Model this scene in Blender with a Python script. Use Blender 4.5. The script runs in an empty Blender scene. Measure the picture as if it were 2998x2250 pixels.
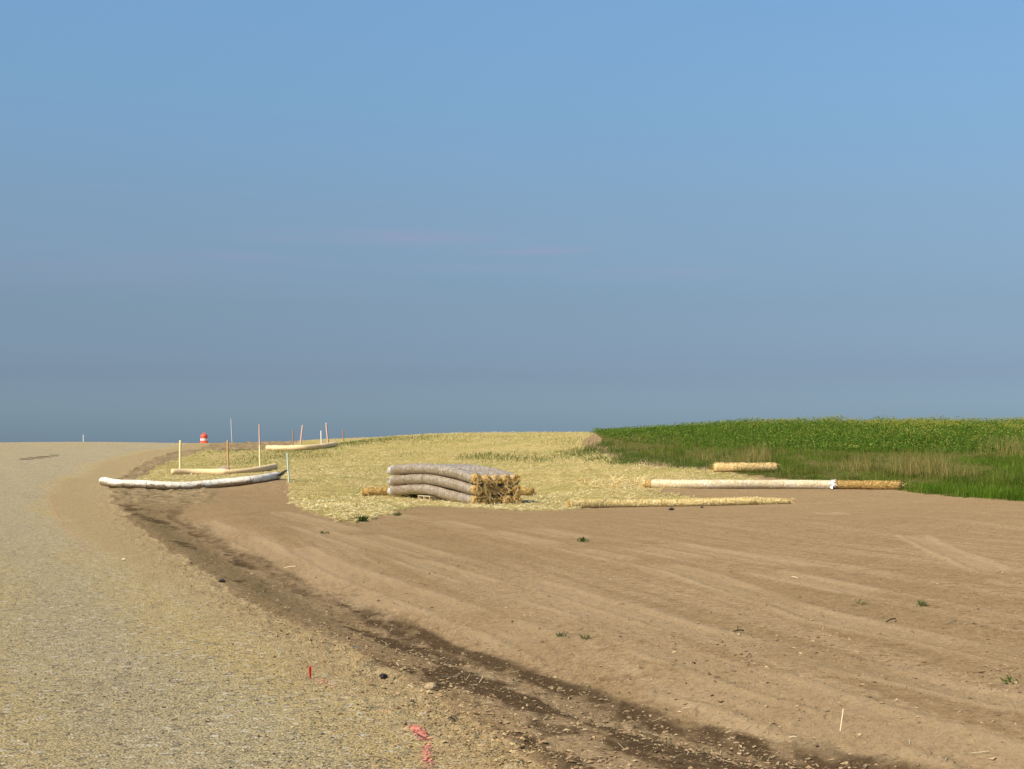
import bpy, math, random
import numpy as np
from mathutils import Vector
C = bpy.context.scene.collection
sc = bpy.context.scene
R = math.radians
rng = np.random.default_rng(11)
random.seed(5)

# ------------------------------------------------------------------ camera
F, CX, CY, HC, VH = 4600.0, 1499.0, 1125.0, 1.7, 1305.0      # focal length etc. in photograph pixels
PITCH = math.atan((VH - CY) / F)
cam = bpy.data.cameras.new('camera'); cam.lens = 36 * F / 2998; cam.sensor_width = 36
cam.clip_start = 0.1; cam.clip_end = 20000
co = bpy.data.objects.new('camera', cam); C.objects.link(co)
co.location = (0, 0, HC); co.rotation_euler = (R(90) + PITCH, 0, 0)
sc.camera = co

# ------------------------------------------------------------------ light, sky, exposure
SUN_DIR = Vector((-0.80, -0.58, 0)).normalized()
SUN_EL = R(44)
sd = Vector((SUN_DIR.x * math.cos(SUN_EL), SUN_DIR.y * math.cos(SUN_EL), math.sin(SUN_EL)))
sun = bpy.data.lights.new('sun', 'SUN'); sun.energy = 4.2; sun.angle = R(0.5); sun.color = (1, 0.90, 0.74)
so = bpy.data.objects.new('sun', sun); C.objects.link(so); so.location = (-30, -10, 40)
so.rotation_euler = sd.to_track_quat('Z', 'Y').to_euler()
sc.view_settings.view_transform = 'Standard'; sc.view_settings.look = 'None'
sc.view_settings.exposure = 0.55; sc.view_settings.gamma = 1; sc.view_settings.use_curve_mapping = False

w = bpy.data.worlds.new('World'); sc.world = w; w.use_nodes = True
wt = w.node_tree; wt.nodes.clear()
def wn(t, **k):
    n = wt.nodes.new(t)
    for a, b in k.items(): setattr(n, a, b)
    return n
sky = wn('ShaderNodeTexSky', sky_type='NISHITA', sun_disc=False)
sky.sun_elevation = SUN_EL; sky.sun_rotation = math.atan2(SUN_DIR.x, SUN_DIR.y)
sky.air_density = 1.0; sky.dust_density = 1.0; sky.ozone_density = 1.0
tc = wn('ShaderNodeTexCoord'); sep = wn('ShaderNodeSeparateXYZ'); wt.links.new(tc.outputs['Generated'], sep.inputs[0])
ramp = wn('ShaderNodeValToRGB'); wt.links.new(sep.outputs['Z'], ramp.inputs[0])   # smoky air low down: dims and tints the sky near the horizon
SKY_POS = [0.0, 0.0141, 0.0445, 0.0879, 0.1521, 0.2149, 0.2753, 1.0]
SKY_COL = [(0.424, 0.614, 0.976), (0.357, 0.522, 0.838), (0.315, 0.397, 0.618), (0.376, 0.44, 0.562), (0.522, 0.595, 0.67), (0.623, 0.766, 0.843), (0.705, 0.9, 0.984), (0.85, 1.0, 1.05)]
ramp.color_ramp.elements[0].position = SKY_POS[0]; ramp.color_ramp.elements[0].color = SKY_COL[0] + (1,)
ramp.color_ramp.elements[1].position = SKY_POS[-1]; ramp.color_ramp.elements[1].color = SKY_COL[-1] + (1,)
for p_, c_ in list(zip(SKY_POS, SKY_COL))[1:-1]:
    e = ramp.color_ramp.elements.new(p_); e.color = c_ + (1,)
mul = wn('ShaderNodeMix', data_type='RGBA', blend_type='MULTIPLY'); mul.inputs[0].default_value = 1
wt.links.new(sky.outputs[0], mul.inputs[6]); wt.links.new(ramp.outputs[0], mul.inputs[7])
# two or three very faint streaks of thin cloud, fixed in direction
mp = wn('ShaderNodeMapping'); mp.inputs['Scale'].default_value = (14, 14, 160); mp.inputs['Location'].default_value = (1.3, 0, 0.4)
wt.links.new(tc.outputs['Generated'], mp.inputs[0])
cn = wn('ShaderNodeTexNoise'); cn.inputs['Scale'].default_value = 1.0; cn.inputs['Detail'].default_value = 5
wt.links.new(mp.outputs[0], cn.inputs['Vector'])
def wmath(op, a, b, clamp=True):
    n = wn('ShaderNodeMath', operation=op, use_clamp=clamp)
    for i, v in enumerate((a, b)):
        if isinstance(v, (int, float)): n.inputs[i].default_value = v
        elif v is not None: wt.links.new(v, n.inputs[i])
    return n.outputs[0]
def streak(cx, cz, sx, sz, k):
    a = wmath('DIVIDE', wmath('SUBTRACT', sep.outputs['X'], cx, False), sx, False); e = wmath('DIVIDE', wmath('SUBTRACT', sep.outputs['Z'], cz, False), sz, False)
    q_ = wmath('ADD', wmath('MULTIPLY', a, a, False), wmath('MULTIPLY', e, e, False), False)
    return wmath('MULTIPLY', wmath('POWER', 2.718, wmath('MULTIPLY', q_, -1.0, False), False), k)
cl = None
for q_ in ((-.085, .132, .07, .0045, 1.0), (.012, .1235, .035, .0028, .9), (-.27, .110, .16, .014, .35), (-.18, .118, .05, .003, .35), (.09, .109, .05, .004, .45), (-.02, .113, .05, .003, .4)):
    k_ = streak(*q_); cl = k_ if cl is None else wmath('ADD', cl, k_)
cl = wmath('MULTIPLY', cl, wmath('MULTIPLY', wmath('SUBTRACT', cn.outputs[0], 0.27), 4.0))
mc = wn('ShaderNodeMix', data_type='RGBA', blend_type='MULTIPLY'); wt.links.new(cl, mc.inputs[0])
mc.inputs[7].default_value = (1.24, .985, 1.0, 1); wt.links.new(mul.outputs[2], mc.inputs[6])
bg = wn('ShaderNodeBackground'); bg.inputs[1].default_value = 0.10
wt.links.new(mc.outputs[2], bg.inputs[0])
wo = wn('ShaderNodeOutputWorld'); wt.links.new(bg.outputs[0], wo.inputs[0])

# ------------------------------------------------------------------ noise
def _h(ix, iy, s):
    h = (ix.astype(np.int64) * 374761393 + iy.astype(np.int64) * 668265263 + s * 974634773) & 0xFFFFFFFF
    h = ((h ^ (h >> 13)) * 1274126177) & 0xFFFFFFFF
    h = h ^ (h >> 16)
    return (h & 0xFFFFFF) / float(0xFFFFFF)
def vn(x, y, s=0):
    x = np.asarray(x, float); y = np.asarray(y, float)
    ix = np.floor(x); iy = np.floor(y); fx = x - ix; fy = y - iy
    fx = fx*fx*fx*(fx*(fx*6-15)+10); fy = fy*fy*fy*(fy*(fy*6-15)+10)
    a = _h(ix, iy, s); b = _h(ix+1, iy, s); c = _h(ix, iy+1, s); d = _h(ix+1, iy+1, s)
    return (a*(1-fx)+b*fx)*(1-fy) + (c*(1-fx)+d*fx)*fy
def fbm(x, y, s=0, o=4):
    t = 0; a = 0.5; n = 0
    for k in range(o):
        t = t + a*vn(np.asarray(x)*2**k + 17.3*k, np.asarray(y)*2**k - 9.1*k, s+k); n += a; a *= .55
    return t/n
def sst(a, b, x):
    t = np.clip((np.asarray(x, float)-a)/(b-a), 0, 1); return t*t*(3-2*t)

# ------------------------------------------------------------------ terrain height
def ray(u, v):
    a = (u-CX)/F; b = -(v-CY)/F; cp, sp = math.cos(PITCH), math.sin(PITCH)
    return np.array([a, cp - b*sp, sp + b*cp])
def P(u, v, d):
    r = ray(u, v); r = r*(d/r[1]); return (r[0], r[1], HC + r[2])
ctl = []
for x in (-14, -8, -3, 2, 7, 12):                               # the level near ground
    for y in (2, 8, 15, 23, 31): ctl.append((x*(.35+y/40), y, 0.012*max(0, x)*y/15))
ctl += [P(*q) for q in [
    (100,1500,41),(0,1470,47),(150,1440,53),(165,1412,58),(0,1400,62),(250,1368,72),(-200,1370,72),(300,1345,79),(0,1335,84),(-300,1335,84),
    (450,1316,93),(200,1310,97),(-250,1312,97),(560,1297,109),(300,1292.5,109),(0,1294.5,109),(-300,1298,109),
    (560,1431,57),(330,1420,57),(800,1406,57),(450,1425,57),(690,1424,57),(660,1389,68),(520,1388,68),(800,1376,68),(880,1319,100),(785,1317,100),(985,1303,100),(700,1307,104),
    (850,1440,55),(880,1480,44),(1040,1530,35),(1230,1482,43),(1390,1481,46),(1560,1478,46),(1250,1465,49.5),(1140,1453,53),(1065,1454,53.4),(1562,1456,54.2),
    (1100,1350,75),(1100,1305,90),(1100,1281,98),(1300,1270,98),(1500,1268,98),(1690,1270,94),(900,1291,106),(1300,1400,62),(1500,1350,74),(1400,1305,86),(1700,1385,62),(1750,1330,74),
    (1667,1488,44.5),(1990,1482,45),(2315,1472,45.3),(1890,1430,51),(2250,1430,51),(2640,1428,51),(2998,1465,42),(3300,1470,42),(2998,1560,29),
    (2090,1378,58),(2300,1378,58),(2600,1385,56),(2998,1400,53),(3400,1395,53),(2998,1340,63),(2500,1325,66),(2100,1318,70),(1850,1315,76),
    (2998,1268,80),(3500,1262,80),(2600,1268,80),(2200,1268,82),(1850,1272,84)]]
for x, z in ((-45, 1.5), (-30, 1.72), (-22.6, 1.74), (-15, 1.8), (-5, 2.1), (5, 2.1), (15, 2.0), (35, 2.0)): ctl.append((x, 118, z))
for x in (-50, -20, 0, 20, 45): ctl.append((x, 150, 0.2))
ctl = np.array(ctl)
SC = 10.0
def _tps(r2): return np.where(r2 > 1e-12, 0.5*r2*np.log(r2 + 1e-12), 0)
n_ = len(ctl); cxy = ctl[:, :2]/SC
K = _tps(((cxy[:, None]-cxy[None])**2).sum(2)) + np.eye(n_)*0.02
Pm = np.c_[np.ones(n_), cxy]
A = np.zeros((n_+3, n_+3)); A[:n_, :n_] = K; A[:n_, n_:] = Pm; A[n_:, :n_] = Pm.T
W = np.linalg.solve(A, np.r_[ctl[:, 2], 0, 0, 0])
def H0(x, y):
    sh = np.shape(x); x = np.ravel(np.asarray(x, float)); y = np.ravel(np.asarray(y, float)); out = np.empty_like(x)
    for k in range(0, len(x), 60000):
        px = np.clip(x[k:k+60000], -48, 46)/SC; py = np.clip(y[k:k+60000], 2, 152)/SC
        r2 = (px[:, None]-cxy[None, :, 0])**2 + (py[:, None]-cxy[None, :, 1])**2
        out[k:k+60000] = _tps(r2) @ W[:n_] + W[n_] + W[n_+1]*px + W[n_+2]*py
    f = sst(125, 200, y); out = out*(1-f) + (-2.5)*f
    return out.reshape(sh)
XP = np.array([(2,1.6),(6,.3),(8.3,-.45),(11.5,-1.47),(19,-4.2),(27.8,-7.6),(40,-11.6),(44.7,-13.2),(58,-16.8),(77,-20),(110,-22.4),(160,-23)])
XE = np.array([(2,2.4),(6,1.1),(8.5,.11),(10.7,-.49),(13.2,-1.35),(17.6,-3.05),(25.4,-5.5),(39.3,-9.7),(52,-13.2),(60,-15.4),(77,-18.0),(110,-20.8),(160,-22)])
XD = np.array([(2,5.2),(5,3.6),(7.5,2.55),(9.4,1.64),(10.45,1.06),(11.6,.62),(13.2,-.03),(15.1,-.92),(26,-4.4),(39.9,-8.6),(57,-11.6),(68,-12.4),(100,-13.5),(160,-14)])
def xp(y): return np.interp(y, XP[:,0], XP[:,1])
def xe(y): return np.interp(y, XE[:,0], XE[:,1])
def xd(y): return np.interp(y, XD[:,0], XD[:,1])
def poly_in(px, py, poly):
    ins = np.zeros(np.shape(px), bool); j = len(poly)-1
    for i in range(len(poly)):
        xi, yi = poly[i]; xj, yj = poly[j]
        c = ((yi > py) != (yj > py)) & (px < (xj-xi)*(py-yi)/((yj-yi) or 1e-9) + xi)
        ins ^= c; j = i
    return ins
def Hbase(x, y):
    x = np.asarray(x, float); y = np.asarray(y, float)
    t = (x - xd(y))*.94
    z = H0(x, y)
    z = z - 0.20*np.exp(-(t/.75)**2)*(1-sst(30, 52, y))
    return z
def G(u, v):
    """point of the ground met by the line of sight through a photograph pixel"""
    r = ray(u, v); r = r/r[1]
    d = np.concatenate([np.arange(5, 60, .05), np.arange(60, 135, .1)])
    z = HC + r[2]*d; h = Hbase(r[0]*d, d)
    i = np.argmax(h >= z) if np.any(h >= z) else len(d)-1
    return float(r[0]*d[i]), float(d[i])
def wpoly(px): return [G(u, v) for u, v in px]
STRAW = wpoly([(400,1412),(470,1419),(560,1421),(680,1416),(800,1398),(836,1402),(845,1412),(852,1450),(880,1490),(960,1515),(1040,1532),(1130,1508),(1215,1485),(1240,1482),(1400,1489),(1540,1496),(1700,1490),(1780,1476),(2080,1463),(1960,1445),(1900,1436),(2060,1425),(2250,1410),(2180,1392),(2030,1372),(1900,1362),(1810,1345),(1760,1325),(1700,1300)])
STRAW += [(5, 92), (4, 125), (-13.2, 125), (-14.5, 104), (-14.6, 90)] + wpoly([(605,1318),(535,1341),(468,1367),(415,1394)])
GREEN = wpoly([(2998,1468),(2850,1456),(2700,1444),(2640,1437),(2560,1425),(2330,1408),(2250,1396),(2150,1383),(2050,1366),(1950,1352),(1850,1340),(1790,1318),(1762,1290)])
GREEN += [(4.9, 92), (6, 130), (60, 130), (60, 36), (16, 40)]
CROP = wpoly([(1772,1284),(1850,1296),(2000,1303),(2200,1316),(2500,1322),(2998,1328)])
CROP = [(4.9, 88)] + CROP + [(60, CROP[-1][1]), (60, 128), (6.2, 128)]

TRK = [[(820,1500),(1000,1545),(1500,1690),(2000,1843),(2450,1943),(2998,2065)], [(880,1610),(1000,1672),(1330,1790),(1633,1907),(1998,2010),(2560,2180)],
       [(1100,1500),(1294,1527),(1998,1672),(2405,1807),(2998,1934)], [(1500,1540),(1998,1627),(2495,1726),(2998,1853)], [(1700,1820),(1998,1920),(2500,2085),(2998,2250)],
       [(2420,1500),(2676,1568),(2766,1613),(2998,1708)], [(860,1530),(1150,1625),(1700,1790),(2300,1960)], [(1900,1580),(2300,1650),(2998,1760)], [(600,1530),(760,1600),(900,1690),(1120,1800)]]
TRK = [np.array(wpoly(q)) for q in TRK]
def tracks(x, y):
    best = np.full(np.shape(x), 9.0); al = np.zeros(np.shape(x)); st = np.zeros(np.shape(x))
    for n, L in enumerate(TRK):
        cum = 0.0
        for (ax, ay), (bx, by) in zip(L[:-1], L[1:]):
            dx, dy = bx-ax, by-ay; l2 = dx*dx+dy*dy; l = math.sqrt(l2); u = np.clip(((x-ax)*dx+(y-ay)*dy)/l2, 0, 1)
            d = np.hypot(x-ax-u*dx, y-ay-u*dy); k = d < best; best = np.where(k, d, best); al = np.where(k, cum+u*l, al); st = np.where(k, n, st); cum += l
    return best, al, st
def masks(x, y):
    t = (x - xd(y))*.94
    nz = fbm(x*1.2, y*.5, 3, 4) - .5
    wob = nz*.9*np.clip(y/25, .35, 1.6)
    road = 1 - sst(-.12, .12, x - xe(y) + wob*.5)
    qq = x - xp(y) + wob*1.1
    grey = np.maximum(np.exp(-((qq+1.3)/.60)**2), np.exp(-((qq+3.7)/.75)**2))*(.75+.5*(nz+.0)) + .75*sst(24, 44, y)*(1-sst(-.9, -.1, qq))
    grey = np.clip(grey, 0, 1)
    w2 = .5*(fbm(x*3, y*1.5, 8, 3)-.5)
    straw = poly_in(x + w2, y + w2*1.5, STRAW).astype(float)
    green = poly_in(x + w2*.8, y + w2, GREEN).astype(float)*(1-straw)
    near = 1 - sst(40, 56, y)
    n1 = fbm(t*2.2 + 5, y*.45, 21, 4); n2 = fbm(t*1.5, y*.35 + 7, 31, 4); n3 = fbm(x*6, y*2.2, 41, 3)
    wd = .22 + .26*(n1-.5)
    fadeh = sst(5, 9, y)*(1 - .45*sst(15.5, 21, y))
    damp = np.exp(-np.abs((t - .05 - (n2-.5)*.6)/wd)**2.5)*fadeh*np.clip(.85 + 1.6*(n3-.45), .0, 1.1)
    pat = sst(.55, .66, n2*.72 + n3*.28)*(1-sst(-.2, .35, t))*sst(-.05, .15, x - xe(y) + wob*.3)
    damp = np.clip(np.maximum(damp, pat*.8)*near, 0, 1)
    olive = sst(.50, .68, fbm(x*1.3, y*.4, 55, 3)*.6+.4*fbm(x*7, y*2.5, 57, 3))*np.exp(-((t+.55)/.6)**2)*.8*near*(1-road)
    olive = np.maximum(olive, .50*np.exp(-((t+.75)/.75)**2)*sst(12, 18, y)*near*(1-road))
    bank = (1-road)*(1-straw)*(1-green)*sst(43, 52, y + wob*3)*(1-sst(.2, 1.6, x - xd(y)))
    td, ta, tn = tracks(x, y); td = td + .10*(fbm(ta*.8, tn*7, 401, 3)-.5); keep = sst(.30, .50, fbm(ta*.35, tn*3.3, 403, 2))
    trkm = keep*np.clip((1-sst(.12, .22, td))*.55 + np.exp(-((td-.25)/.07)**2), 0, 1)*(1-road)*(1-straw)*(1-green)
    return road, grey, straw, green, damp, olive, t, bank, trkm
def H(x, y, detail=True):
    x = np.asarray(x, float); y = np.asarray(y, float)
    z = Hbase(x, y)
    if not detail: return z
    road, grey, straw, green, damp, olive, t, bank, _tm = masks(x, y)
    z = z + bank*(.16*(fbm(x*1.3, y*.9, 301, 4)-.5) + .06*sst(.5, .8, fbm(x*4, y*3, 303, 2)))
    dirt = (1-road)*(1-straw)*(1-green)
    nr = 1 - .7*sst(50, 100, y)
    s = y/.94
    t2 = (x + .23*y)*.97
    td, ta, tn = tracks(x, y); td = td + .10*(fbm(ta*.8, tn*7, 401, 3)-.5); keep = sst(.30, .50, fbm(ta*.35, tn*3.3, 403, 2))
    tread = (1-sst(.13, .19, td)); lip = np.exp(-((td-.24)/.055)**2)
    z = z + dirt*nr*keep*(-.010*tread + .013*lip*(.5+fbm(x*6, y*6, 405, 2)) + .004*tread*np.sin(ta*2*math.pi/.11 + td*14)*(1-sst(20, 30, y)))
    trk = .55*(fbm(t2*2.6 + .6*fbm(t2*.5, s*.10, 5, 2), s*.05, 61, 3) - .5)*(1-.75*sst(26, 42, y))
    z = z + dirt*nr*sst(.2, 1.2, t)*.045*trk
    cleat = np.sin((s*1.0 + t*.35)*2*math.pi/.14)*sst(.52, .62, fbm(t*2.3, s*.07, 71, 2))*sst(.45, .6, fbm(x*.7, y*.7, 73, 2))
    z = z + dirt*.004*cleat*sst(.5, 1.5, t)*(1-sst(18, 26, y))
    clod = sst(.56, .8, fbm(x*9, y*9, 81, 3))
    z = z + dirt*(.015*(fbm(x*5, y*5, 91, 4)-.5) + .011*(fbm(x*13, y*13, 93, 4)-.5) + clod*.030*np.exp(-((t+.1)/.7)**2)*(1-damp*.6))
    edge = np.exp(-((x - xe(y) + .12)/.45)**2)
    z = z + edge*(.05*(fbm(x*2.2, y*1.6, 97, 3)-.40) + .03*sst(.5, .75, fbm(x*7, y*7, 99, 2)))*nr*(1-straw)
    z = z + road*(.010*(fbm(x*3, y*3, 101, 4)-.5)) + straw*(.018 + .05*(fbm(x*1.1, y*1.1, 111, 4)-.5)) + green*.10*(fbm(x*.9, y*.9, 121, 3)-.5)
    return z
def gp(u, v, dz=0.0):
    x, y = G(u, v); return Vector((x, y, float(H(x, y)) + dz))
def hz(x, y): return float(H(np.array([x]), np.array([y]))[0])

# ------------------------------------------------------------------ material helpers
def newmat(name):
    m = bpy.data.materials.new(name); m.use_nodes = True; nt = m.node_tree; nt.nodes.clear()
    return m, nt
class NB:
    def __init__(s, nt): s.nt = nt
    def n(s, t, **k):
        n = s.nt.nodes.new(t)
        for a, b in k.items(): setattr(n, a, b)
        return n
    def put(s, sock, v):
        if v is None: return
        if hasattr(v, 'is_linked'): s.nt.links.new(v, sock)
        elif isinstance(v, tuple) and len(v) == 3 and sock.type == 'RGBA': sock.default_value = v + (1,)
        else: sock.default_value = v
    def math(s, op, a, b=None, clamp=False):
        n = s.n('ShaderNodeMath', operation=op, use_clamp=clamp); s.put(n.inputs[0], a)
        if b is not None: s.put(n.inputs[1], b)
        return n.outputs[0]
    def mix(s, f, a, b, mode='MIX'):
        n = s.n('ShaderNodeMix', data_type='RGBA', blend_type=mode); s.put(n.inputs[0], f); s.put(n.inputs[6], a); s.put(n.inputs[7], b)
        return n.outputs[2]
    def noise(s, vec, scale, detail=3, rough=.55):
        n = s.n('ShaderNodeTexNoise'); s.put(n.inputs['Vector'], vec); n.inputs['Scale'].default_value = scale
        n.inputs['Detail'].default_value = detail; n.inputs['Roughness'].default_value = rough
        return n.outputs[0]
    def maprange(s, v, a, b, c=0., d=1.):
        n = s.n('ShaderNodeMapRange'); s.put(n.inputs[0], v)
        for i, q in enumerate((a, b, c, d)): n.inputs[i+1].default_value = q
        return n.outputs[0]
    def mapping(s, vec, scale=(1,1,1), rot=(0,0,0)):
        n = s.n('ShaderNodeMapping'); s.put(n.inputs[0], vec); n.inputs['Scale'].default_value = scale; n.inputs['Rotation'].default_value = rot
        return n.outputs[0]
    def vor(s, vec, scale):
        n = s.n('ShaderNodeTexVoronoi'); s.put(n.inputs['Vector'], vec); n.inputs['Scale'].default_value = scale
        return n
    def bump(s, h, dist, strength=1, normal=None):
        n = s.n('ShaderNodeBump'); s.put(n.inputs['Height'], h); n.inputs['Distance'].default_value = dist; n.inputs['Strength'].default_value = strength
        if normal is not None: s.put(n.inputs['Normal'], normal)
        return n.outputs[0]
    def pbr(s, col, rough=.9, normal=None, spec=.25, **k):
        b = s.n('ShaderNodeBsdfPrincipled'); s.put(b.inputs['Base Color'], col); s.put(b.inputs['Roughness'], rough)
        b.inputs['Specular IOR Level'].default_value = spec
        if normal is not None: s.put(b.inputs['Normal'], normal)
        for a, v in k.items(): s.put(b.inputs[a.replace('_', ' ')], v)
        return b.outputs[0]
    def matte(s, col, normal=None, rough=.6):
        d = s.n('ShaderNodeBsdfDiffuse'); s.put(d.inputs['Color'], col); d.inputs['Roughness'].default_value = rough
        if normal is not None: s.put(d.inputs['Normal'], normal)
        return d.outputs[0]
    def out(s, sh):
        o = s.n('ShaderNodeOutputMaterial'); s.nt.links.new(sh, o.inputs[0])
    def pos(s): return s.n('ShaderNodeNewGeometry').outputs['Position']
    def obj(s): return s.n('ShaderNodeTexCoord').outputs['Object']
    def attr(s, name): return s.n('ShaderNodeAttribute', attribute_name=name)

def mat_terrain():
    m, nt = newmat('terrain'); b = NB(nt); p = b.pos()
    a1 = b.attr('mask_a'); a2 = b.attr('mask_b')
    s1 = b.n('ShaderNodeSeparateColor'); nt.links.new(a1.outputs['Color'], s1.inputs[0])
    s2 = b.n('ShaderNodeSeparateColor'); nt.links.new(a2.outputs['Color'], s2.inputs[0])
    road, grey, straw = s1.outputs; green, damp, olive = s2.outputs
    n_lo = b.noise(p, .6, 4); n_mid = b.noise(p, 5, 5, .6); n_hi = b.noise(p, 45, 4, .7)
    # bare soil
    trk = b.noise(b.mapping(b.mapping(p, (1,1,1), (0,0,R(-13))), (2.2,.09,1)), 1.0, 5, .6)
    dirt = b.mix(b.maprange(n_lo, .35, .68), (.282,.194,.103), (.314,.221,.120))
    sp = b.n('ShaderNodeSeparateXYZ'); nt.links.new(p, sp.inputs[0]); nearf = b.maprange(sp.outputs[1], 24, 40, 1, .12)
    dirt = b.mix(b.math('MULTIPLY', b.maprange(trk, .46, .60), nearf), dirt, (.354,.252,.143))
    dirt = b.mix(b.maprange(n_mid, .50, .74, 0, .6), dirt, (.190,.118,.062))
    dirt = b.mix(b.maprange(n_hi, .57, .72, 0, .65), dirt, (.13,.08,.043))
    dirt = b.mix(b.maprange(n_hi, .28, .42, .45, 0), dirt, (.36,.25,.15))
    s3 = b.n('ShaderNodeSeparateColor'); nt.links.new(b.attr('mask_c').outputs['Color'], s3.inputs[0])
    # gravel road
    v = b.vor(p, 52); vs = b.n('ShaderNodeSeparateColor'); nt.links.new(v.outputs['Color'], vs.inputs[0])
    v2 = b.vor(p, 21); vs2 = b.n('ShaderNodeSeparateColor'); nt.links.new(v2.outputs['Color'], vs2.inputs[0])
    g = b.mix(b.maprange(b.noise(p, 1.2, 4), .38, .62), (.425,.350,.212), (.375,.312,.195)); g2 = b.mix(b.maprange(b.noise(b.mapping(b.mapping(p, (1,1,1), (0,0,R(-21))), (1,.12,1)), .9, 5, .6), .36, .64), (.440,.342,.180), (.470,.345,.150))
    sand = b.mix(b.maprange(n_mid, .35, .65), (.415,.305,.160), (.350,.252,.125))
    shb = b.maprange(s3.outputs[2], 1.5, 2.5)      # packed sandy shoulder outside the gravel
    rc = b.mix(grey, b.mix(shb, g2, sand), g)
    rc0 = rc
    rc = b.mix(b.maprange(b.noise(b.mapping(b.mapping(p, (1,1,1), (0,0,R(-21))), (.55,.08,1)), 1, 3), .46, .62, 0, .7), rc, (.430,.350,.205))
    rc = b.mix(b.math('MULTIPLY', b.math('GREATER_THAN', vs.outputs[0], .72), .6), rc, (.20,.165,.105))
    rc = b.mix(b.math('MULTIPLY', b.math('GREATER_THAN', vs.outputs[1], .86), .5), rc, (.47,.40,.27))
    rc = b.mix(b.math('MULTIPLY', b.math('GREATER_THAN', vs2.outputs[0], .90), .7), rc, (.17,.15,.115))
    rc = b.mix(b.math('MULTIPLY', b.math('LESS_THAN', vs2.outputs[1], .07), .7), rc, (.55,.49,.38))
    rc = b.mix(b.math('MULTIPLY', shb, .75), rc, rc0)
    fl = b.noise(p, 24, 3, .6); fl2 = b.noise(p, 9, 3, .6)
    rc = b.mix(b.maprange(fl, .61, .66, 0, .75), rc, (.155,.125,.078)); rc = b.mix(b.maprange(fl, .36, .30, 0, .4), rc, (.54,.44,.27))
    rc = b.mix(b.maprange(fl2, .62, .68, 0, .45), rc, (.20,.16,.10)); rc = b.mix(b.maprange(fl2, .36, .30, 0, .4), rc, (.50,.41,.25))
    dirt = b.mix(b.maprange(fl, .64, .70, 0, .6), dirt, (.125,.078,.042)); dirt = b.mix(b.maprange(fl2, .62, .70, 0, .5), dirt, (.165,.105,.058))
    gr2 = b.noise(p, 17, 6, .75); dirt = b.mix(1.0, dirt, b.mix(b.maprange(gr2, .34, .66), (.74,.72,.70), (1.24,1.24,1.24)), 'MULTIPLY'); rc = b.mix(1.0, rc, b.mix(b.maprange(gr2, .34, .66), (.93,.92,.91), (1.22,1.22,1.22)), 'MULTIPLY')
    dirt = b.mix(b.maprange(fl, .34, .29, 0, .6), dirt, (.40,.285,.175)); dirt = b.mix(b.maprange(fl2, .36, .29, 0, .5), dirt, (.345,.24,.14))
    # straw mat, laid every way, with old green and thin places between
    st = b.noise(b.mapping(p, (7,26,7), (0,0,R(20))), 1, 4, .7); st2 = b.noise(b.mapping(p, (24,7,7), (0,0,R(35))), 1, 4, .7)
    sm = b.math('MAXIMUM', st, st2)
    sc_ = b.mix(b.maprange(sm, .46, .66), (.27,.205,.075), (.66,.52,.215))
    sc_ = b.mix(b.maprange(b.noise(p, .45, 5), .46, .68, 0, .75), sc_, (.27,.255,.075))
    sc_ = b.mix(b.maprange(b.noise(p, 1.7, 4), .52, .72, 0, .6), sc_, (.24,.17,.075))
    gr = b.mix(b.maprange(n_mid, .4, .6), (.070,.090,.016), (.150,.115,.045))
    bank = s3.outputs[0]
    dirt = b.mix(b.math('MULTIPLY', s3.outputs[1], b.maprange(n_mid, .30, .60, .25, .9)), dirt, (.376,.274,.160))
    dirt = b.mix(bank, dirt, b.mix(b.maprange(b.noise(p, 2.2, 5, .7), .40, .62), (.185,.133,.070), (.365,.268,.148)))
    def grain(mm, a=.8, c2=.6): return b.maprange(b.math('ADD', mm, b.math('ADD', b.math('MULTIPLY', b.math('SUBTRACT', n_hi, .5), a), b.math('MULTIPLY', b.math('SUBTRACT', n_mid, .5), c2))), .34, .60)
    olive = b.maprange(b.math('ADD', olive, b.math('MULTIPLY', b.math('SUBTRACT', n_hi, .5), .8)), .15, .8); damp = b.math('MULTIPLY', b.maprange(b.math('ADD', damp, b.math('ADD', b.math('MULTIPLY', b.math('SUBTRACT', n_hi, .5), .9), b.math('MULTIPLY', b.math('SUBTRACT', n_mid, .5), .8))), .12, .80), .95); road = grain(road, .5, .5); green = grain(green, .5, .5)
    c = b.mix(olive, dirt, b.mix(b.maprange(n_hi, .40, .60), (.105,.085,.036), (.205,.145,.072)))
    c = b.mix(damp, c, b.mix(b.maprange(n_hi, .40, .62), (.058,.036,.019), (.120,.078,.043)))
    c = b.mix(road, c, rc)
    c = b.mix(b.math('MULTIPLY', b.math('MULTIPLY', s3.outputs[2], b.math('LESS_THAN', s3.outputs[2], 1.2)), .8), c, (.085,.068,.045))
    c = b.mix(straw, c, sc_); c = b.mix(green, c, gr)
    h = b.math('ADD', b.math('MULTIPLY', n_hi, .8), b.math('ADD', b.math('MULTIPLY', n_mid, 1.2), b.math('MULTIPLY', gr2, 1.6)))
    h = b.math('ADD', h, b.math('MULTIPLY', b.math('MULTIPLY', v.outputs['Distance'], -.8), road))
    h = b.math('ADD', h, b.math('MULTIPLY', b.math('MULTIPLY', sm, 1.6), straw))
    h = b.math('ADD', h, b.math('MULTIPLY', b.math('MULTIPLY', trk, nearf), .5))
    b.out(b.matte(c, b.bump(h, .022, 1)))
    return m
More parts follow.
